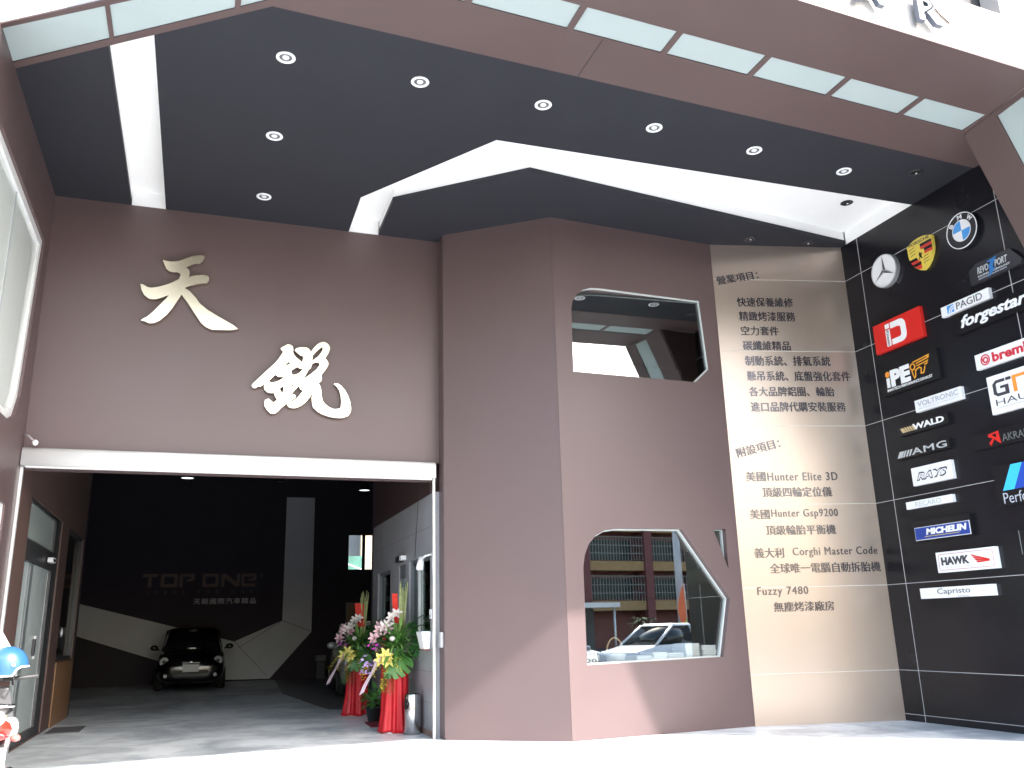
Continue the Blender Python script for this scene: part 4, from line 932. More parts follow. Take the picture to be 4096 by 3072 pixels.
# ------------------------------------------------------------------ opening day flower stands
LEAF = [mat("leaf_deep_green", (0.035, 0.12, 0.03), 0.35, var=0.25, vscale=9), mat("leaf_mid_green", (0.07, 0.20, 0.04), 0.4, var=0.25, vscale=9), mat("leaf_light_green", (0.22, 0.38, 0.10), 0.45, var=0.2, vscale=9)]
CLOTH = mat("red_satin_cloth", (0.50, 0.010, 0.018), 0.45, spec=0.4, var=0.10, vscale=6)
LILYW = mat("white_lily_petal", (0.62, 0.56, 0.53), 0.5, var=0.12, vscale=20)
LILYP = mat("pink_lily_petal", (0.43, 0.27, 0.30), 0.5, var=0.2, vscale=20)
LILYY = mat("yellow_lily_petal", (0.70, 0.60, 0.16), 0.5, var=0.1, vscale=20)
ORCHY = mat("yellow_orchid_petal", (0.78, 0.62, 0.05), 0.5, var=0.2, vscale=20)
MAG = mat("magenta_petal", (0.50, 0.06, 0.42), 0.5, var=0.2, vscale=20)
LILAC = mat("lilac_petal", (0.50, 0.36, 0.66), 0.5, var=0.15, vscale=20)
ROSE = mat("red_rose_petal", (0.40, 0.01, 0.03), 0.5, var=0.2, vscale=30)
STEM = mat("pale_reed", (0.42, 0.45, 0.20), 0.6, var=0.2, vscale=20)
RIB = mat("pink_ribbon", (0.62, 0.48, 0.55), 0.5)
def blade(mb, p, d, L, w, droop=0.4, seg=4, up=Vector((0, 0, 1)), fold=0.15):
    d = Vector(d).normalized(); side = d.cross(up)
    if side.length < 0.05: side = d.cross(Vector((0, 1, 0)))
    side.normalize(); vs = []; q = Vector(p); dd = d.copy()
    nrm = side.cross(dd)
    for i in range(seg + 1):
        s = i / seg; ww = w * math.sin(math.pi * (0.12 + 0.86 * s)) * 0.5
        vs += [q - side * ww + nrm * fold * ww, q.copy(), q + side * ww + nrm * fold * ww]
        dd = (dd + Vector((0, 0, -droop / seg))).normalized(); q = q + dd * (L / seg)
    fs = []
    for i in range(seg):
        k = i * 3
        fs += [(k, k + 1, k + 4, k + 3), (k + 1, k + 2, k + 5, k + 4)]
    return mb.add(vs, fs, True)
def frond(mb, p, d, L, n=12, leaf=0.18, w=0.02, droop=0.5):
    d = Vector(d).normalized(); q = Vector(p); dd = d.copy(); pl = [q.copy()]
    side = d.cross(Vector((0, 0, 1)));
    if side.length < 0.05: side = Vector((1, 0, 0))
    side.normalize()
    for i in range(n):
        dd = (dd + Vector((0, 0, -droop / n))).normalized(); q = q + dd * (L / n); pl.append(q.copy())
        s = i / n; ll = leaf * math.sin(math.pi * (0.15 + 0.8 * s))
        for sg in (-1, 1): blade(mb, q, side * sg * 0.8 + dd * 0.8 + Vector((0, 0, random.uniform(-.1, .1))), ll, w, 0.3, 3)
    mb.tube(pl, 0.004, 5)
def monstera(mb, p, ax, nr, L):
    """big split leaf: p stem end, ax direction of the midrib, nr leaf normal"""
    ax = Vector(ax).normalized(); nr = Vector(nr); nr = (nr - ax * nr.dot(ax)).normalized(); sd = ax.cross(nr)
    prof = [(0.0, 0.06), (-0.10, 0.22), (-0.04, 0.38), (0.10, 0.47), (0.20, 0.20), (0.22, 0.49), (0.36, 0.48), (0.40, 0.18), (0.44, 0.46), (0.58, 0.41), (0.60, 0.16), (0.65, 0.36), (0.78, 0.28), (0.78, 0.10), (0.86, 0.17), (1.0, 0.0)]
    mid = [Vector(p) + ax * (L * s) - nr * (0.18 * L * s * s) for s, _ in prof]
    for sg in (-1, 1):
        vs = []
        for (s, w), m in zip(prof, mid):
            vs += [Vector(p) + ax * (L * max(0, s)) - nr * (0.18 * L * s * s), Vector(p) + ax * (L * s) + sd * sg * w * L - nr * (0.18 * L * s * s + 0.25 * L * w * w)]
        mb.add(vs, [(2 * i, 2 * i + 2, 2 * i + 3, 2 * i + 1) for i in range(len(prof) - 1)], False)
    mb.tube([Vector(p) - ax * 0.25 * L, Vector(p), mid[8], mid[-1]], [0.006, 0.006, 0.004, 0.002], 5)
def lily(c, d, m, parent, rad=0.075):
    mb = MB(); d = Vector(d).normalized(); a = d.cross(Vector((0.3, 0.2, 1))).normalized(); b = d.cross(a)
    for k in range(6):
        t = 2 * math.pi * k / 6 + 0.3
        o = a * math.cos(t) + b * math.sin(t)
        L = rad * (1.25 if k % 2 else 1.1); vs = []
        sd = d.cross(o)
        for i in range(5):
            s = i / 4
            q = Vector(c) + d * (0.7 * L * math.sin(s * 2.0)) + o * (L * s ** 1.3)
            w = L * 0.24 * math.sin(math.pi * (0.1 + 0.85 * s))
            vs += [q - sd * w, q + d * (-0.01), q + sd * w]
        fs = []
        for i in range(4):
            k3 = i * 3; fs += [(k3, k3 + 1, k3 + 4, k3 + 3), (k3 + 1, k3 + 2, k3 + 5, k3 + 4)]
        mb.add(vs, fs, True)
    f = mb.build("lily", m, parent)
    mb = MB()
    for k in range(3):
        o = a * math.cos(k * 2.1) + b * math.sin(k * 2.1)
        mb.tube([Vector(c), Vector(c) + d * rad * 0.8 + o * rad * 0.2], 0.0025, 4)
    mb.build("stamen", mat("stamen_ochre", (0.35, 0.16, 0.03), 0.6), f)
def cluster(c, m, parent, n, spread, r, name):
    mb = MB()
    for i in range(n):
        q = Vector(c) + Vector((random.gauss(0, spread[0]), random.gauss(0, spread[1]), random.gauss(0, spread[2])))
        for k in range(4):
            t = random.uniform(0, 6.28); e = random.uniform(-0.6, 0.9)
            blade(mb, q, (math.cos(t) * math.cos(e), math.sin(t) * math.cos(e) - 0.3, math.sin(e)), r * 1.6, r * 1.3, 0.4, 2)
    mb.build(name, m, parent)
def spray(p, d, L, n, m, parent, r=0.014):
    mb = MB(); q = Vector(p); dd = Vector(d).normalized(); pl = [q.copy()]
    for i in range(n):
        dd = (dd + Vector((0, 0, -0.14))).normalized(); q = q + dd * (L / n); pl.append(q.copy())
        for j in range(3):
            c = q + Vector((random.gauss(0, 0.022), random.gauss(0, 0.022), random.gauss(0, 0.02)))
            for k in range(4):
                t = random.uniform(0, 6.28); blade(mb, c, (math.cos(t), math.sin(t), random.uniform(-.3, .6)), r * 1.7, r * 1.4, 0.3, 2)
    mb.build("orchid_spray", m, parent)
    MB().tube(pl, 0.0025, 4).build("spray_stem", LEAF[1], parent)
def flower_stand(loc, label, seed, redpaper, sc=1.0):
    random.seed(seed)
    x, y, _ = loc
    t = thing("flower_stand", label, "flower stand", loc, group="opening day flower stands by the office wall")
    P = lambda a, b, c: Vector((x + a * sc, y + b * sc, c * sc))
    # draped stand: pleated cloth tied to a tall pedestal
    rings = []
    for h, r, pl in ((0.0, 0.215, 0.034), (0.04, 0.20, 0.030), (0.25, 0.175, 0.022), (0.48, 0.165, 0.018), (0.68, 0.17, 0.016), (0.82, 0.165, 0.012), (0.90, 0.12, 0.008)):
        ring = []
        for k in range(64):
            a = 2 * math.pi * k / 64
            rr = r + pl * math.sin(9 * a + 1.5 * math.sin(2 * a + seed)) + 0.012 * math.sin(4 * a + seed * 2 + h * 3)
            ring.append(P(rr * math.cos(a), rr * math.sin(a) * 0.95, h + (0.012 * math.sin(5 * a) if h == 0 else 0) + 0.012))
        rings.append(ring)
    MB().loft(rings).build("draped_cloth", CLOTH, t)
    MB().lathe([(0.16, 0.0), (0.165, 0.01), (0.001, 0.011)], tuple(P(0, 0, 0.0)), 20).build("base_plate", WPAINT, t)
    # foliage
    mb = MB()
    for i in range(120):
        a = random.uniform(0, 6.28); e = random.uniform(-0.3, 1.1)
        d = Vector((math.cos(a) * math.cos(e), math.sin(a) * math.cos(e), math.sin(e)))
        blade(mb, P(0, 0, 1.02) + d * random.uniform(0.05, 0.16) * sc, d + Vector((0, 0, 0.2)), random.uniform(0.22, 0.42) * sc, random.uniform(0.03, 0.065) * sc, random.uniform(0.4, 1.2))
    mb.build("foliage", LEAF[1], t)
    mb = MB()
    for i in range(110):
        a = random.uniform(0, 6.28); e = random.uniform(-0.2, 1.3)
        d = Vector((math.cos(a) * math.cos(e), math.sin(a) * math.cos(e), math.sin(e)))
        blade(mb, P(0.02, 0, 1.12) + d * random.uniform(0.05, 0.2) * sc, d, random.uniform(0.16, 0.32) * sc, random.uniform(0.015, 0.04) * sc, random.uniform(0.2, 1.0))
    mb.build("foliage", LEAF[2], t)
    mb = MB()
    for (a, b, c, L) in ((0.6, -0.2, 0.9, 0.5), (0.9, 0.1, 0.75, 0.55), (0.2, 0.3, 0.9, 0.4), (0.95, -0.25, 0.35, 0.45)):
        frond(mb, P(0.05, 0, 1.2), (a, b, c), L * sc, 12, 0.20 * sc, 0.026 * sc, 0.6)
    mb.build("palm_frond", LEAF[0], t)
    mb = MB()
    for (a, b, c, L) in ((-0.15, -0.8, -0.9, 0.42), (-0.5, -0.5, -0.8, 0.40)):
        frond(mb, P(-0.12, -0.12, 0.86), (a, b, c), L * sc, 14, 0.17 * sc, 0.012 * sc, 0.3)
    mb.build("palm_frond", LEAF[0], t)
    for (a, b, c), ax, nr, L in (((0.10, -0.16, 0.97), (-0.62, -0.25, -0.55), (0.15, -0.9, 0.4), 0.40), ((0.24, -0.05, 1.14), (0.75, -0.30, -0.35), (0.1, -0.85, 0.5), 0.36), ((0.22, 0.05, 1.32), (0.8, 0.1, 0.0), (0.0, -0.7, 0.7), 0.30)):
        monstera(mb := MB(), P(a, b, c), ax, nr, L * sc); mb.build("split_leaf", LEAF[0] if a > 0.2 else LEAF[1], t)
    # reeds and red paper
    for i in range(26):
        a, b = random.uniform(-0.055, 0.075), random.uniform(-0.04, 0.04)
        MB().tube([P(0.08 + a * 0.5, b * 0.5 + 0.05, 1.2), P(0.10 + a, b + 0.05, random.uniform(1.78, 1.97))], 0.0055 * sc, 5).build("reed", STEM, t)
    a0, a1, h0, h1 = redpaper
    MB().hexa([P(a0, 0.0, h0), P(a1, 0.02, h0), P(a1, 0.024, h0), P(a0, 0.004, h0), P(a0 - 0.02, 0.03, h1), P(a1 - 0.02, 0.05, h1), P(a1 - 0.02, 0.054, h1), P(a0 - 0.02, 0.034, h1)]).build("red_paper", mat("red_paper", (0.62, 0.03, 0.015), 0.6, var=0.05), t)
    # flowers
    for (a, b, c) in ((-0.06, -0.10, 1.46), (-0.10, -0.08, 1.37), (0.0, -0.1, 1.50), (-0.18, -0.12, 1.33)):
        lily(P(a, b, c), (-0.5 + random.uniform(-.3, .3), -0.8, 0.35 + random.uniform(-.2, .3)), LILYW, t, 0.078 * sc)
    for (a, b, c) in ((-0.24, -0.10, 1.30), (-0.20, -0.05, 1.36), (-0.30, -0.08, 1.20), (-0.12, -0.12, 1.29)):
        lily(P(a, b, c), (-0.6 + random.uniform(-.3, .3), -0.7, 0.3 + random.uniform(-.2, .3)), LILYP, t, 0.075 * sc)
    for (a, b, c) in ((-0.19, -0.22, 0.99), (-0.24, -0.20, 0.93), (-0.14, -0.22, 0.92)):
        lily(P(a, b, c), (-0.3 + random.uniform(-.3, .3), -0.9, 0.1), LILYY, t, 0.085 * sc)
    cluster(P(-0.28, -0.14, 1.12), MAG, t, 9, (0.045, 0.03, 0.03), 0.026 * sc, "orchid_cluster")
    cluster(P(-0.20, -0.18, 1.06), ROSE, t, 5, (0.05, 0.02, 0.04), 0.022 * sc, "rose_cluster")
    cluster(P(-0.24, -0.16, 1.10), LILYP, t, 7, (0.05, 0.03, 0.05), 0.026 * sc, "orchid_cluster")
    MB().ball(tuple(P(-0.09, -0.22, 1.20)), 0.042 * sc, 12, 8, (1, 1, 0.85)).build("white_bloom", LILYW, t)
    for (a, b, c), d in (((-0.18, -0.18, 0.95), (-0.5, -0.5, 0.1)), ((-0.10, -0.20, 1.0), (0.2, -0.9, 0.1)), ((-0.24, -0.10, 0.92), (-0.8, -0.3, 0.1)), ((-0.15, -0.2, 0.85), (-0.3, -0.5, -0.3))):
        spray(P(a, b, c), d, 0.36 * sc, 12, ORCHY, t, 0.013 * sc)
    rb = MB(); n = 10
    for k in range(n):
        s0, s1 = k / n, (k + 1) / n
        f = lambda s: P(-0.26 - 0.22 * s + 0.02 * math.sin(5 * s), -0.22 - 0.05 * s, 0.98 - 0.34 * s - 0.12 * s * s)
        w = lambda s: Vector((0.05 * (1 - 0.5 * s), -0.03, 0.05 * (1 - 0.6 * s))) * sc
        rb.add([f(s0) - w(s0), f(s0) + w(s0), f(s1) + w(s1), f(s1) - w(s1)], [(0, 1, 2, 3)], True)
    rb.build("ribbon", RIB, t)
    return t
st1 = flower_stand((2.60, 12.28, 0), "nearer red draped flower stand beside the steel bin, with big split leaves", 3, (-0.03, 0.05, 1.40, 1.80))
cluster(Vector((2.22, 12.12, 0.86)), LILAC, st1, 16, (0.06, 0.03, 0.05), 0.034, "orchid_cluster")
st2 = flower_stand((2.55, 15.05, 0), "farther red draped flower stand with a wide red paper in front of the silver car", 11, (-0.03, 0.12, 1.38, 1.76))

pp = thing("potted_plant", "low leafy potted plant in a black tub between the two flower stands", "potted plant", (2.70, 13.9, 0))
MB().lathe([(0.001, 0.0), (0.16, 0.0), (0.21, 0.20), (0.225, 0.21), (0.20, 0.215), (0.19, 0.17), (0.001, 0.17)], (2.70, 13.9, 0), 24).build("plant_tub", mat("black_tub", (0.012, 0.012, 0.013), 0.4), pp)
random.seed(5)
for mm, n, w in ((LEAF[1], 55, 0.07), (LEAF[0], 55, 0.08)):
    mb = MB()
    for i in range(n):
        a = random.uniform(0, 6.28); e = random.uniform(0.0, 1.3); r = random.uniform(0.05, 0.26)
        p = Vector((2.70 + r * math.cos(a), 13.9 + r * math.sin(a), 0.22 + random.uniform(0, 0.22)))
        blade(mb, p, (math.cos(a) * math.cos(e), math.sin(a) * math.cos(e), math.sin(e) * 0.8), random.uniform(0.10, 0.18), w, 0.9)
    mb.build("foliage", mm, pp)
mb = MB()
for i in range(9):
    a = random.uniform(0, 6.28)
    mb.tube([(2.70, 13.9, 0.15), (2.70 + 0.12 * math.cos(a), 13.9 + 0.12 * math.sin(a), 0.3), (2.70 + 0.24 * math.cos(a), 13.9 + 0.24 * math.sin(a), 0.40)], 0.006, 5)
mb.build("plant_stem", LEAF[2], pp)

bn = thing("litter_bin", "polished steel cylinder litter bin beside the red flower stand", "bin", (2.755, 11.9, 0))
MB().lathe([(0.001, 0.006), (0.105, 0.006), (0.11, 0.012), (0.11, 0.49), (0.106, 0.497), (0.085, 0.497), (0.08, 0.47), (0.001, 0.465)], (2.755, 11.9, 0), 40).build("bin_drum", STEEL, bn)
MB().lathe([(0.112, 0.0), (0.114, 0.004), (0.114, 0.02), (0.1105, 0.024)], (2.755, 11.9, 0), 40).build("foot_ring", mat("grey_rubber", (0.12, 0.12, 0.12), 0.7), bn)
a_ = R(205); ax = Vector((math.cos(a_), math.sin(a_), 0)); tg = Vector((-ax.y, ax.x, 0))
ov = MB(); c0 = Vector((2.755, 11.9, 0.375)); vs = []
for k in range(20):
    q = 2 * math.pi * k / 20; u = 0.055 * math.cos(q); v = 0.065 * math.sin(q)
    th = u / 0.1115; vs.append(c0 + (ax * math.cos(th) + tg * math.sin(th)) * 0.1125 + Vector((0, 0, v)))
ov.add(vs + [c0 + ax * 0.1128], [(k, (k + 1) % 20, 20) for k in range(20)], True)
ov.build("bin_mouth", BLACK, bn)
m_ = MB().prism([(2.42, 13.02), (2.74, 13.02), (2.76, 13.75), (2.46, 13.75)], 0.0, 0.012).build("door_mat", mat("red_mat", (0.22, 0.015, 0.03), 0.9, bump=0.3, bscale=200))
tag(m_, "small dark red door mat on the floor before the office door", "mat")
m_ = MB().prism([(-1.95, 14.9), (-1.50, 14.9), (-1.50, 15.8), (-1.95, 15.8)], 0.0, 0.010).build("door_mat", mat("grey_mat", (0.10, 0.10, 0.105), 0.9, bump=0.3, bscale=200))
tag(m_, "flat grey door mat on the floor by the sliding door", "mat")

# ------------------------------------------------------------------ things on the sill behind the lower pillar window
PAPER = mat("white_paper", (0.80, 0.80, 0.80), 0.7, var=0.03)
COVERS = [mat("cover_white", (0.75, 0.75, 0.76), 0.4), mat("cover_grey", (0.30, 0.31, 0.33), 0.4), mat("cover_black", (0.03, 0.03, 0.035), 0.4), mat("cover_pale_blue", (0.50, 0.58, 0.66), 0.4)]
sl_ = MB().hexa([T_B(0.02, 0.79, -0.14), T_B(2.6, 0.79, -0.14), T_B(2.6, 0.79, -0.80), T_B(0.02, 0.79, -0.80), T_B(0.02, 0.838, -0.14), T_B(2.6, 0.838, -0.14), T_B(2.6, 0.838, -0.80), T_B(0.02, 0.838, -0.80)]).build("window_desk", mat("pale_desk", (0.55, 0.54, 0.52), 0.4))
tag(sl_, "pale desk top behind the lower pillar window", "desk")
def book(u, d, z, w, dp, h, rot, cov, label):
    p = T_B(u, z, -d)
    b = thing("book", label, "book", tuple(p), R(3.88) + rot, group="books and catalogues stacked behind the lower window")
    c = MB().box((-w / 2, -dp / 2, 0), (w / 2, dp / 2, 0.0025)).box((-w / 2, -dp / 2, h - 0.0025), (w / 2, dp / 2, h)).box((-w / 2, dp / 2 - 0.003, 0.0025), (w / 2, dp / 2, h - 0.0025))
    c.build("cover", cov, b, local=True)
    MB().box((-w / 2 + 0.006, -dp / 2 + 0.003, 0.0026), (w / 2 - 0.006, dp / 2 - 0.0035, h - 0.0026)).build("pages", PAPER, b, local=True)
random.seed(21)
ordw = ["lowest", "second", "third", "fourth", "fifth", "sixth", "seventh"]
for sn, u, n, w, hh in (("low stack right of the basket", 1.14, 4, 0.24, 0.082), ("stack third from the window corner", 1.38, 5, 0.22, 0.118), ("dark edged stack in the middle", 1.62, 5, 0.24, 0.10), ("tallest stack", 1.87, 7, 0.22, 0.215), ("rightmost stack", 2.12, 6, 0.22, 0.185)):
    z = 0.839
    for k in range(n):
        h = hh / n * random.uniform(0.85, 1.0)
        cov = COVERS[2 if (sn.startswith("dark") and k % 2 == 1) else random.choice((0, 0, 0, 1, 3))]
        book(u + random.uniform(-.012, .012), 0.29 + random.uniform(-.01, .01), z, w, 0.29, h, random.uniform(-.06, .06), cov, "%s book of the %s behind the lower window" % ("topmost" if k == n - 1 else ordw[k], sn))
        z += h + 0.0006
bs = thing("wicker_basket", "white basket with a tall round cane handle behind the lower window", "basket", tuple(T_B(0.82, 0.839, -0.32)))
c0 = T_B(0.82, 0.839, -0.32)
MB().lathe([(0.001, 0.0), (0.10, 0.0), (0.14, 0.10), (0.145, 0.115), (0.13, 0.115), (0.09, 0.012), (0.001, 0.012)], tuple(c0), 24).build("basket_bowl", mat("white_wicker", (0.78, 0.77, 0.74), 0.6, bump=0.4, bscale=80), bs)
MB().tube([c0 + Vector((0.115 * math.cos(a), 0, 0.115 + 0.19 * math.sin(a))) for a in [math.pi * k / 16 for k in range(17)]], 0.010, 8).build("cane_handle", mat("tan_cane", (0.55, 0.42, 0.25), 0.5), bs)
MB().ball((c0.x - 0.02, c0.y - 0.01, c0.z + 0.115), 0.05, 12, 8).build("green_fruit", mat("fruit_green", (0.45, 0.55, 0.15), 0.4), bs)
cl = thing("desk_calendar", "white desk calendar with big black numerals at the left end of the window desk", "calendar", tuple(T_B(0.42, 0.839, -0.22)))
TC = lambda u, v, o: T_B(u, 0.839 + v, -0.22 + o - v * 0.25)
fill(MB(), [rect(0.34, 0.0, 0.52, 0.15)], TC, 0.0, -0.006).build("calendar_card", PAPER, cl)
text(MB(), "20", TC, (0.355, 0.012, 0.505, 0.07), 0.0006, 0.002, bold=0.03).build("numeral", INK, cl)
for k in range(3): fill(MB(), [rect(0.375 + k * 0.05, 0.10, 0.385 + k * 0.05, 0.132)], TC, 0.0006, 0.002).build("numeral", INK, cl)

# ------------------------------------------------------------------ parked scooter at the left edge
sx = thing("motor_scooter", "red and white motor scooter seen from behind at the left edge, white number plate", "scooter", (-1.43, 8.0, 0), R(10), group=None)
SRED = mat("scooter_red", (0.50, 0.025, 0.015), 0.25, coat=0.5); SWHITE = mat("scooter_white", (0.75, 0.75, 0.75), 0.25, coat=0.5); SBLK = mat("scooter_black", (0.02, 0.02, 0.022), 0.5)
def ell(y, z, w, h, n=14): return [(w * math.cos(2 * math.pi * k / n), y, z + h * math.sin(2 * math.pi * k / n)) for k in range(n)]
MB().loft([ell(-0.02, 0.66, 0.07, 0.05), ell(0.06, 0.65, 0.15, 0.09), ell(0.25, 0.62, 0.19, 0.12), ell(0.5, 0.57, 0.18, 0.14), ell(0.72, 0.45, 0.14, 0.14), ell(0.82, 0.32, 0.12, 0.10)]).build("tail_body", SRED, sx, local=True)
for s in (-1, 1): MB().loft([ell(0.02, 0.70, 0.02, 0.02), [(x + s * 0.13, y, z) for x, y, z in ell(0.12, 0.66, 0.05, 0.07)], [(x + s * 0.16, y, z) for x, y, z in ell(0.35, 0.63, 0.05, 0.085)], [(x + s * 0.12, y, z) for x, y, z in ell(0.62, 0.56, 0.03, 0.03)]]).build("side_panel", mat("scooter_pearl", (0.42, 0.40, 0.40), 0.3), sx, local=True)
MB().loft([ell(0.10, 0.755, 0.10, 0.02), ell(0.16, 0.775, 0.15, 0.045), ell(0.45, 0.77, 0.15, 0.05), ell(0.75, 0.74, 0.11, 0.045), ell(0.85, 0.72, 0.06, 0.02)]).build("seat", SBLK, sx, local=True)
MB().loft([ell(-0.05, 0.60, 0.10, 0.02), ell(-0.055, 0.60, 0.12, 0.035), ell(0.02, 0.60, 0.14, 0.04)]).build("tail_light", mat("red_lens", (0.55, 0.02, 0.02), 0.12, coat=0.5), sx, local=True)
for s in (-1, 1): MB().ball((s * 0.185, -0.01, 0.585), 0.034, 10, 6, (1.1, 0.8, 0.8)).build("turn_signal", mat("pinkish_lens", (0.45, 0.12, 0.10), 0.15), sx, local=True)
MB().tube([(-0.14, 0.22, 0.80), (-0.15, 0.02, 0.82), (-0.10, -0.09, 0.825), (0.10, -0.09, 0.825), (0.15, 0.02, 0.82), (0.14, 0.22, 0.80)], 0.013, 8).build("grab_rail", CHROME, sx, local=True)
MB().hexa([(-0.11, -0.16, 0.36), (0.11, -0.16, 0.36), (0.12, 0.10, 0.56), (-0.12, 0.10, 0.56), (-0.11, -0.17, 0.38), (0.11, -0.17, 0.38), (0.12, 0.08, 0.59), (-0.12, 0.08, 0.59)]).build("mudguard", SBLK, sx, local=True)
pl_ = MB().hexa([(-0.13, -0.185, 0.385), (0.13, -0.185, 0.385), (0.13, -0.175, 0.385), (-0.13, -0.175, 0.385), (-0.13, -0.13, 0.53), (0.13, -0.13, 0.53), (0.13, -0.12, 0.53), (-0.13, -0.12, 0.53)]).build("number_plate", PAPER, sx, local=True)
wh = MB().lathe([(0.10, -0.045), (0.20, -0.05), (0.235, -0.03), (0.24, 0.0), (0.235, 0.03), (0.20, 0.05), (0.10, 0.045)], (0, 0.12, 0.24), 24, 'x').build("wheel", RUBBER, sx, local=True)
MB().lathe([(0.001, 0.03), (0.10, 0.035), (0.13, 0.03), (0.13, -0.03), (0.001, -0.03)], (0, 0.12, 0.24), 16, 'x').build("rim", ALU, wh, local=True)
wh = MB().lathe([(0.10, -0.045), (0.20, -0.05), (0.235, -0.03), (0.24, 0.0), (0.235, 0.03), (0.20, 0.05), (0.10, 0.045)], (0, 1.36, 0.24), 24, 'x').build("wheel", RUBBER, sx, local=True)
MB().lathe([(0.001, 0.03), (0.10, 0.035), (0.13, 0.03), (0.13, -0.03), (0.001, -0.03)], (0, 1.36, 0.24), 16, 'x').build("rim", ALU, wh, local=True)
MB().tube([(0.16, 0.05, 0.28), (0.17, 0.35, 0.30), (0.14, 0.6, 0.26)], [0.05, 0.045, 0.02], 10).build("exhaust", STEEL, sx, local=True)
MB().box((-0.14, 0.72, 0.24), (0.14, 1.08, 0.30)).build("footboard", SBLK, sx, local=True, bevel=0.02)
MB().loft([[(-0.17, 1.06, 0.30), (0.17, 1.06, 0.30), (0.10, 1.22, 0.30), (-0.10, 1.22, 0.30)], [(-0.20, 1.12, 0.62), (0.20, 1.12, 0.62), (0.12, 1.30, 0.60), (-0.12, 1.30, 0.60)], [(-0.13, 1.05, 0.92), (0.13, 1.05, 0.92), (0.09, 1.16, 0.92), (-0.09, 1.16, 0.92)]]).build("front_shield", mat("scooter_dark_shield", (0.07, 0.07, 0.075), 0.3), sx, local=True, bevel=0.03)
MB().tube([(-0.33, 0.98, 1.0), (-0.12, 1.06, 0.98), (0.12, 1.06, 0.98), (0.33, 0.98, 1.0)], 0.017, 8).build("handlebar", SBLK, sx, local=True)
MB().lathe([(0.001, 0.09), (0.065, 0.085), (0.075, 0.06), (0.06, 0.0), (0.001, -0.02)], (0.0, 0.0, 0.0), 16).build("speedometer", SBLK, sx, local=True).location = (0, 1.06, 0.97)
for s in (-1,):
    MB().tube([(s * 0.24, 1.02, 1.0), (s * 0.30, 1.04, 1.12), (s * 0.31, 1.03, 1.18)], 0.007, 6).build("mirror_stalk", SBLK, sx, local=True)
    MB().ball((s * 0.32, 1.03, 1.235), 0.065, 12, 8, (0.95, 0.35, 0.75)).build("mirror", mat("mirror_shell", (0.65, 0.60, 0.60), 0.3), sx, local=True)
MB().tube([(-0.09, 1.36, 0.26), (-0.08, 1.2, 0.75)], 0.02, 8).tube([(0.09, 1.36, 0.26), (0.08, 1.2, 0.75)], 0.02, 8).build("fork", ALU, sx, local=True)
MB().box((-0.12, 0.80, 0.52), (0.12, 0.86, 0.74)).build("stow_bag", mat("tan_bag", (0.30, 0.24, 0.12), 0.8), sx, local=True, bevel=0.03)
MB().lathe([(0.001, 0.02), (0.05, 0.018), (0.055, 0.0), (0.001, -0.01)], (0.05, -0.06, 0.735), 16, 'y').build("round_reflector", SWHITE, sx, local=True)
MB().loft([[(-0.18, 1.10, 0.98), (0.17, 1.10, 0.98), (0.17, 1.12, 0.98), (-0.18, 1.12, 0.98)], [(-0.19, 1.20, 1.20), (0.12, 1.20, 1.20), (0.12, 1.215, 1.20), (-0.19, 1.215, 1.20)], [(-0.16, 1.30, 1.40), (0.0, 1.30, 1.40), (0.0, 1.312, 1.40), (-0.16, 1.312, 1.40)]]).build("windscreen", mat("milky_windscreen", (0.42, 0.41, 0.41), 0.25), sx, local=True)
he = thing("crash_helmet", "blue open face crash helmet with white trim hung on the scooter handlebar", "helmet", (-1.53, 9.02, 0.985), R(12))
HB = mat("helmet_blue", (0.020, 0.085, 0.22), 0.35, coat=0.25)
rings = []
for i in range(9):
    v = math.pi * i / 16
    rings.append([(0.168 * math.cos(a) * math.cos(v), 0.142 * math.sin(a) * math.cos(v), 0.10 + 0.172 * math.sin(v)) for a in [2 * math.pi * k / 28 for k in range(28)]])
low = [(0.168 * math.cos(a), 0.142 * math.sin(a), 0.10 - (0.075 if math.cos(a) < 0.25 else 0.075 * max(0, 1 - (math.cos(a) - 0.25) / 0.25))) for a in [2 * math.pi * k / 28 for k in range(28)]]
MB().loft([low] + rings, caps=False).build("helmet_shell", HB, he, local=True, subdiv=1)
MB().loft([[(x * 0.9, y * 0.9, z + 0.004) for x, y, z in low]] + [[(x * 0.9, y * 0.9, 0.10 + (z - 0.10) * 0.92) for x, y, z in r] for r in rings], caps=False).build("helmet_lining", mat("grey_lining", (0.16, 0.15, 0.15), 0.9), he, local=True)
MB().tube(low + [low[0]], 0.009, 6).build("edge_trim", SWHITE, he, local=True)
for s in (-1, 1): MB().lathe([(0.001, 0.008), (0.014, 0.006), (0.016, 0.0)], (0.04, 0, 0), 12, 'y').build("snap_button", SWHITE, he, local=True).location = (0.0, s * 0.139, 0.115)
MB().tube([(0.05, -0.12, 0.03), (0.06, -0.06, -0.05), (0.06, 0.06, -0.05), (0.05, 0.12, 0.03)], 0.007, 6).build("chin_strap", SBLK, he, local=True)

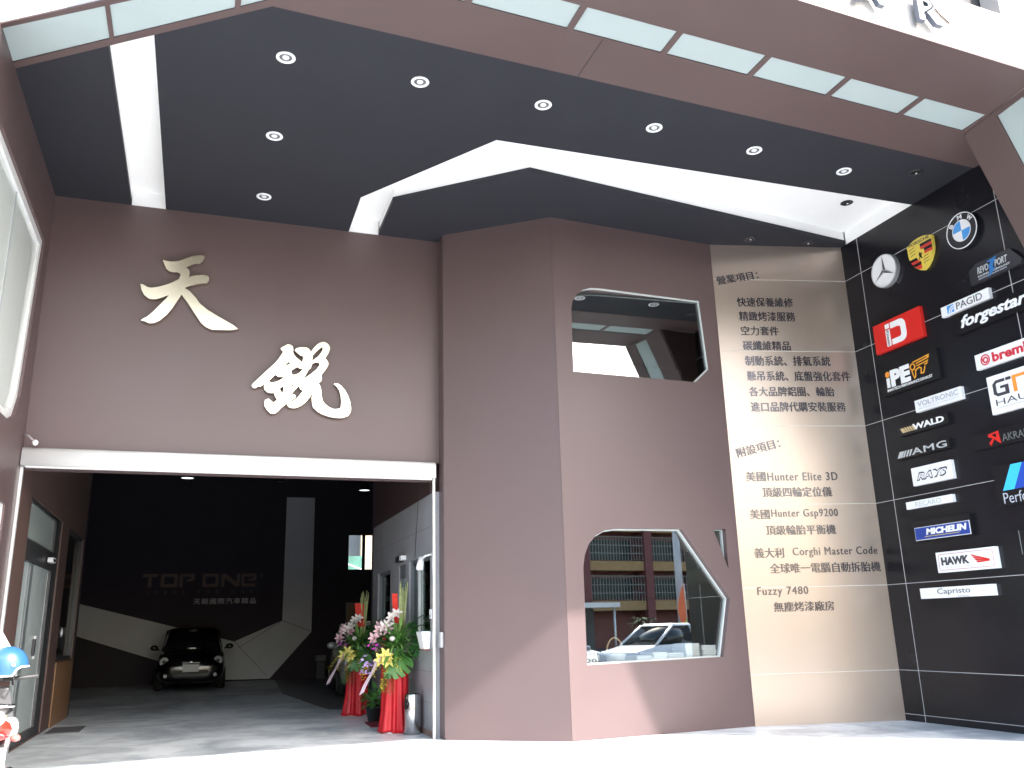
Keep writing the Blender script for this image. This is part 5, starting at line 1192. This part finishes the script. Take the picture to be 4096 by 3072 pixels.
# ------------------------------------------------------------------ street side, seen mirrored in the window glass
ab = thing("apartment_block", "dark red apartment block with ochre balcony bands, mirrored in the lower window", "building", (43, -44, -0.5))
WALLR = mat("dark_red_render", (0.26, 0.09, 0.07), 0.7, var=0.15, vscale=0.6); OCHRE = mat("ochre_band", (0.42, 0.24, 0.10), 0.7, var=0.1)
SHADE = mat("dim_window", (0.03, 0.035, 0.04), 0.2)
MB().box((27, -52, -0.5), (60, -42.2, 12.4)).build("wall", WALLR, ab)
for k in range(4):
    z = 2.4 + 3.15 * k - 0.0
    for (a, b) in ((36.6, 41.8), (42.6, 47.0), (47.8, 55.0)):
        MB().box((a, -42.19, z), (b, -40.6, z + 0.75)).build("balcony_band", OCHRE, ab)
        f = MB().box((a + 0.2, -42.19, z + 0.95), (b - 0.2, -42.1, z + 2.6)).build("window", SHADE, ab)
        gm = MB()
        n = int((b - a) / 0.28)
        for i in range(n + 1):
            x = a + 0.05 + (b - a - 0.1) * i / n
            gm.box((x - 0.02, -40.68, z + 0.751), (x + 0.02, -40.64, z + 2.7))
        for zz in (1.35, 2.0, 2.68): gm.box((a, -40.635, z + zz), (b, -40.60, z + zz + 0.05))
        gm.build("window_grille", mat("pale_grille", (0.32, 0.31, 0.27), 0.5), f)
for x in (36.1, 42.2, 47.4): MB().box((x - 0.38, -42.19, -0.5), (x + 0.38, -40.4, 12.4)).build("pier", mat("maroon_pier", (0.20, 0.06, 0.055), 0.7), ab)
MB().box((26.6, -52.4, 12.4), (60.4, -40.2, 12.8)).build("roof_slab", STONE, ab)
sh = thing("street_shed", "low street shed with pale flat roof edge, mirrored in the lower window", "shed", (18, -15, -0.5))
MB().box((13.5, -17, 2.05), (20.8, -13.2, 2.25)).build("flat_roof", WPAINT, sh)
MB().box((13.8, -16.8, -0.5), (20.3, -14.6, 2.05)).build("shed_wall", mat("grey_shed_wall", (0.10, 0.10, 0.10), 0.8), sh)
MB().box((17.6, -14.6, -0.5), (19.4, -14.55, 1.7)).build("shed_door", SHADE, sh)
for x in (13.7, 20.6): MB().tube([(x, -13.4, -0.5), (x, -13.4, 2.05)], 0.05, 8).build("roof_post", ALU, sh)
vn = thing("pickup_van", "white pickup with raked windscreen parked across the street, mirrored in the lower window", "van", (18.7, -7.4, -0.5), R(-90 - 12))
vn.scale = (1.12, 1.12, 1.04)
VP = mat("van_white", (0.78, 0.78, 0.79), 0.25, coat=0.5)
def vsec(y, zb, hw, zt): return [(-hw, y, zb), (-hw, y, zt - 0.08), (-hw * 0.92, y, zt), (hw * 0.92, y, zt), (hw, y, zt - 0.08), (hw, y, zb)]
MB().loft([vsec(-2.25, 0.35, 0.70, 0.72), vsec(-2.15, 0.28, 0.80, 0.86), vsec(-1.2, 0.26, 0.83, 1.04), vsec(0.9, 0.26, 0.83, 1.08), vsec(2.2, 0.28, 0.83, 1.08), vsec(2.25, 0.32, 0.80, 1.02)]).build("body", VP, vn, local=True, bevel=0.03)
MB().loft([[(-0.76, -1.20, 1.04), (0.76, -1.20, 1.04), (0.76, 0.75, 1.085), (-0.76, 0.75, 1.085)], [(-0.64, -0.30, 1.66), (0.64, -0.30, 1.66), (0.64, 0.62, 1.66), (-0.64, 0.62, 1.66)]]).build("window_glass", CARGLASS, vn, local=True)
MB().loft([[(-0.67, -0.36, 1.655), (0.67, -0.36, 1.655), (0.67, 0.68, 1.655), (-0.67, 0.68, 1.655)], [(-0.60, -0.22, 1.74), (0.60, -0.22, 1.74), (0.60, 0.60, 1.74), (-0.60, 0.60, 1.74)]]).build("roof", VP, vn, local=True, bevel=0.02)
for s in (-1, 1):
    MB().tube([(s * 0.77, -1.22, 1.04), (s * 0.655, -0.30, 1.66)], 0.045, 8).build("windscreen_pillar", VP, vn, local=True)
    MB().tube([(s * 0.775, 0.70, 1.08), (s * 0.655, 0.60, 1.66)], 0.07, 8).build("rear_pillar", VP, vn, local=True)
    for y in (-1.35, 1.35): MB().lathe([(0.001, 0.09), (0.20, 0.10), (0.30, 0.07), (0.30, -0.07), (0.001, -0.08)], (s * 0.76, y, 0.30), 20, 'x').build("wheel", RUBBER, vn, local=True)
hatchback("hatchback_car", "silver grey hatchback parked left of the white pickup, mirrored in the lower window", (15.3, -9.2, -0.5), R(80), car_paint("grey_car_paint", (0.50, 0.52, 0.55)))
up_ = thing("utility_pole", "pale concrete utility pole behind the orange banner, mirrored in the lower window", "utility pole", (22.4, -11, -0.5))
MB().tube([(22.4, -11, -0.5), (22.4, -11, 9.5)], [0.17, 0.12], 14).build("pole_shaft", mat("pale_concrete", (0.5, 0.5, 0.52), 0.8), up_)
MB().box((21.6, -11.05, 8.6), (23.2, -10.9, 8.7)).build("cross_arm", ALU, up_)
bf = thing("feather_banner", "orange feather banner with a yellow green tail by the pole, mirrored in the lower window", "banner", (22.1, -10.4, -0.5))
MB().tube([(22.20, -10.4, -0.5), (22.20, -10.4, 2.4), (22.17, -10.4, 2.9)], 0.018, 6).build("banner_pole", ALU, bf)
TBN = lambda u, v, o: Vector((21.75 + u, -10.4 + o, v))
fill(MB(), [[(0.43, 1.5), (0.40, 2.9), (0.22, 2.6), (0.05, 2.1), (0.02, 1.7), (0.12, 1.35), (0.30, 1.28)]], TBN, -0.004, 0.004).build("banner_cloth", mat("orange_cloth", (0.75, 0.16, 0.06), 0.7), bf)
fill(MB(), [[(0.43, 1.495), (0.31, 1.275), (0.45, 1.18), (0.52, 1.15)]], TBN, -0.004, 0.004).build("banner_tail", mat("lime_cloth", (0.55, 0.65, 0.05), 0.7), bf)
random.seed(31)
for (x, y, h, lb) in ((22.2, -13.5, 2.1, "taller green shrub behind the pickup, mirrored in the lower window"), (24.4, -12.2, 1.6, "round green shrub beside the pole, mirrored in the lower window")):
    t = thing("street_shrub", lb, "shrub", (x, y, -0.5), group="shrubs across the street")
    mb = MB()
    for i in range(420):
        a = random.uniform(0, 6.28); r = random.uniform(0.1, 0.75); z = random.uniform(0.15, 1.0)
        p = Vector((x + r * math.cos(a) * (0.6 + 0.5 * math.sin(3.1 * z)), y + r * math.sin(a) * (0.6 + 0.5 * math.sin(3.1 * z)), -0.5 + h * z))
        blade(mb, p, (math.cos(a), math.sin(a), random.uniform(-.2, .8)), 0.22, 0.10, 0.6, 2)
    mb.build("foliage", mat("shrub_leaf", (0.03, 0.075, 0.02), 0.7, spec=0.1, var=0.3, vscale=6), t)
    mb = MB()
    for i in range(7):
        a = random.uniform(0, 6.28); mb.tube([(x, y, -0.5), (x + 0.2 * math.cos(a), y + 0.2 * math.sin(a), h * 0.4), (x + 0.5 * math.cos(a), y + 0.5 * math.sin(a), h * 0.75 - 0.3)], [0.03, 0.02, 0.008], 6)
    mb.build("branch", mat("shrub_bark", (0.10, 0.07, 0.05), 0.9), t)
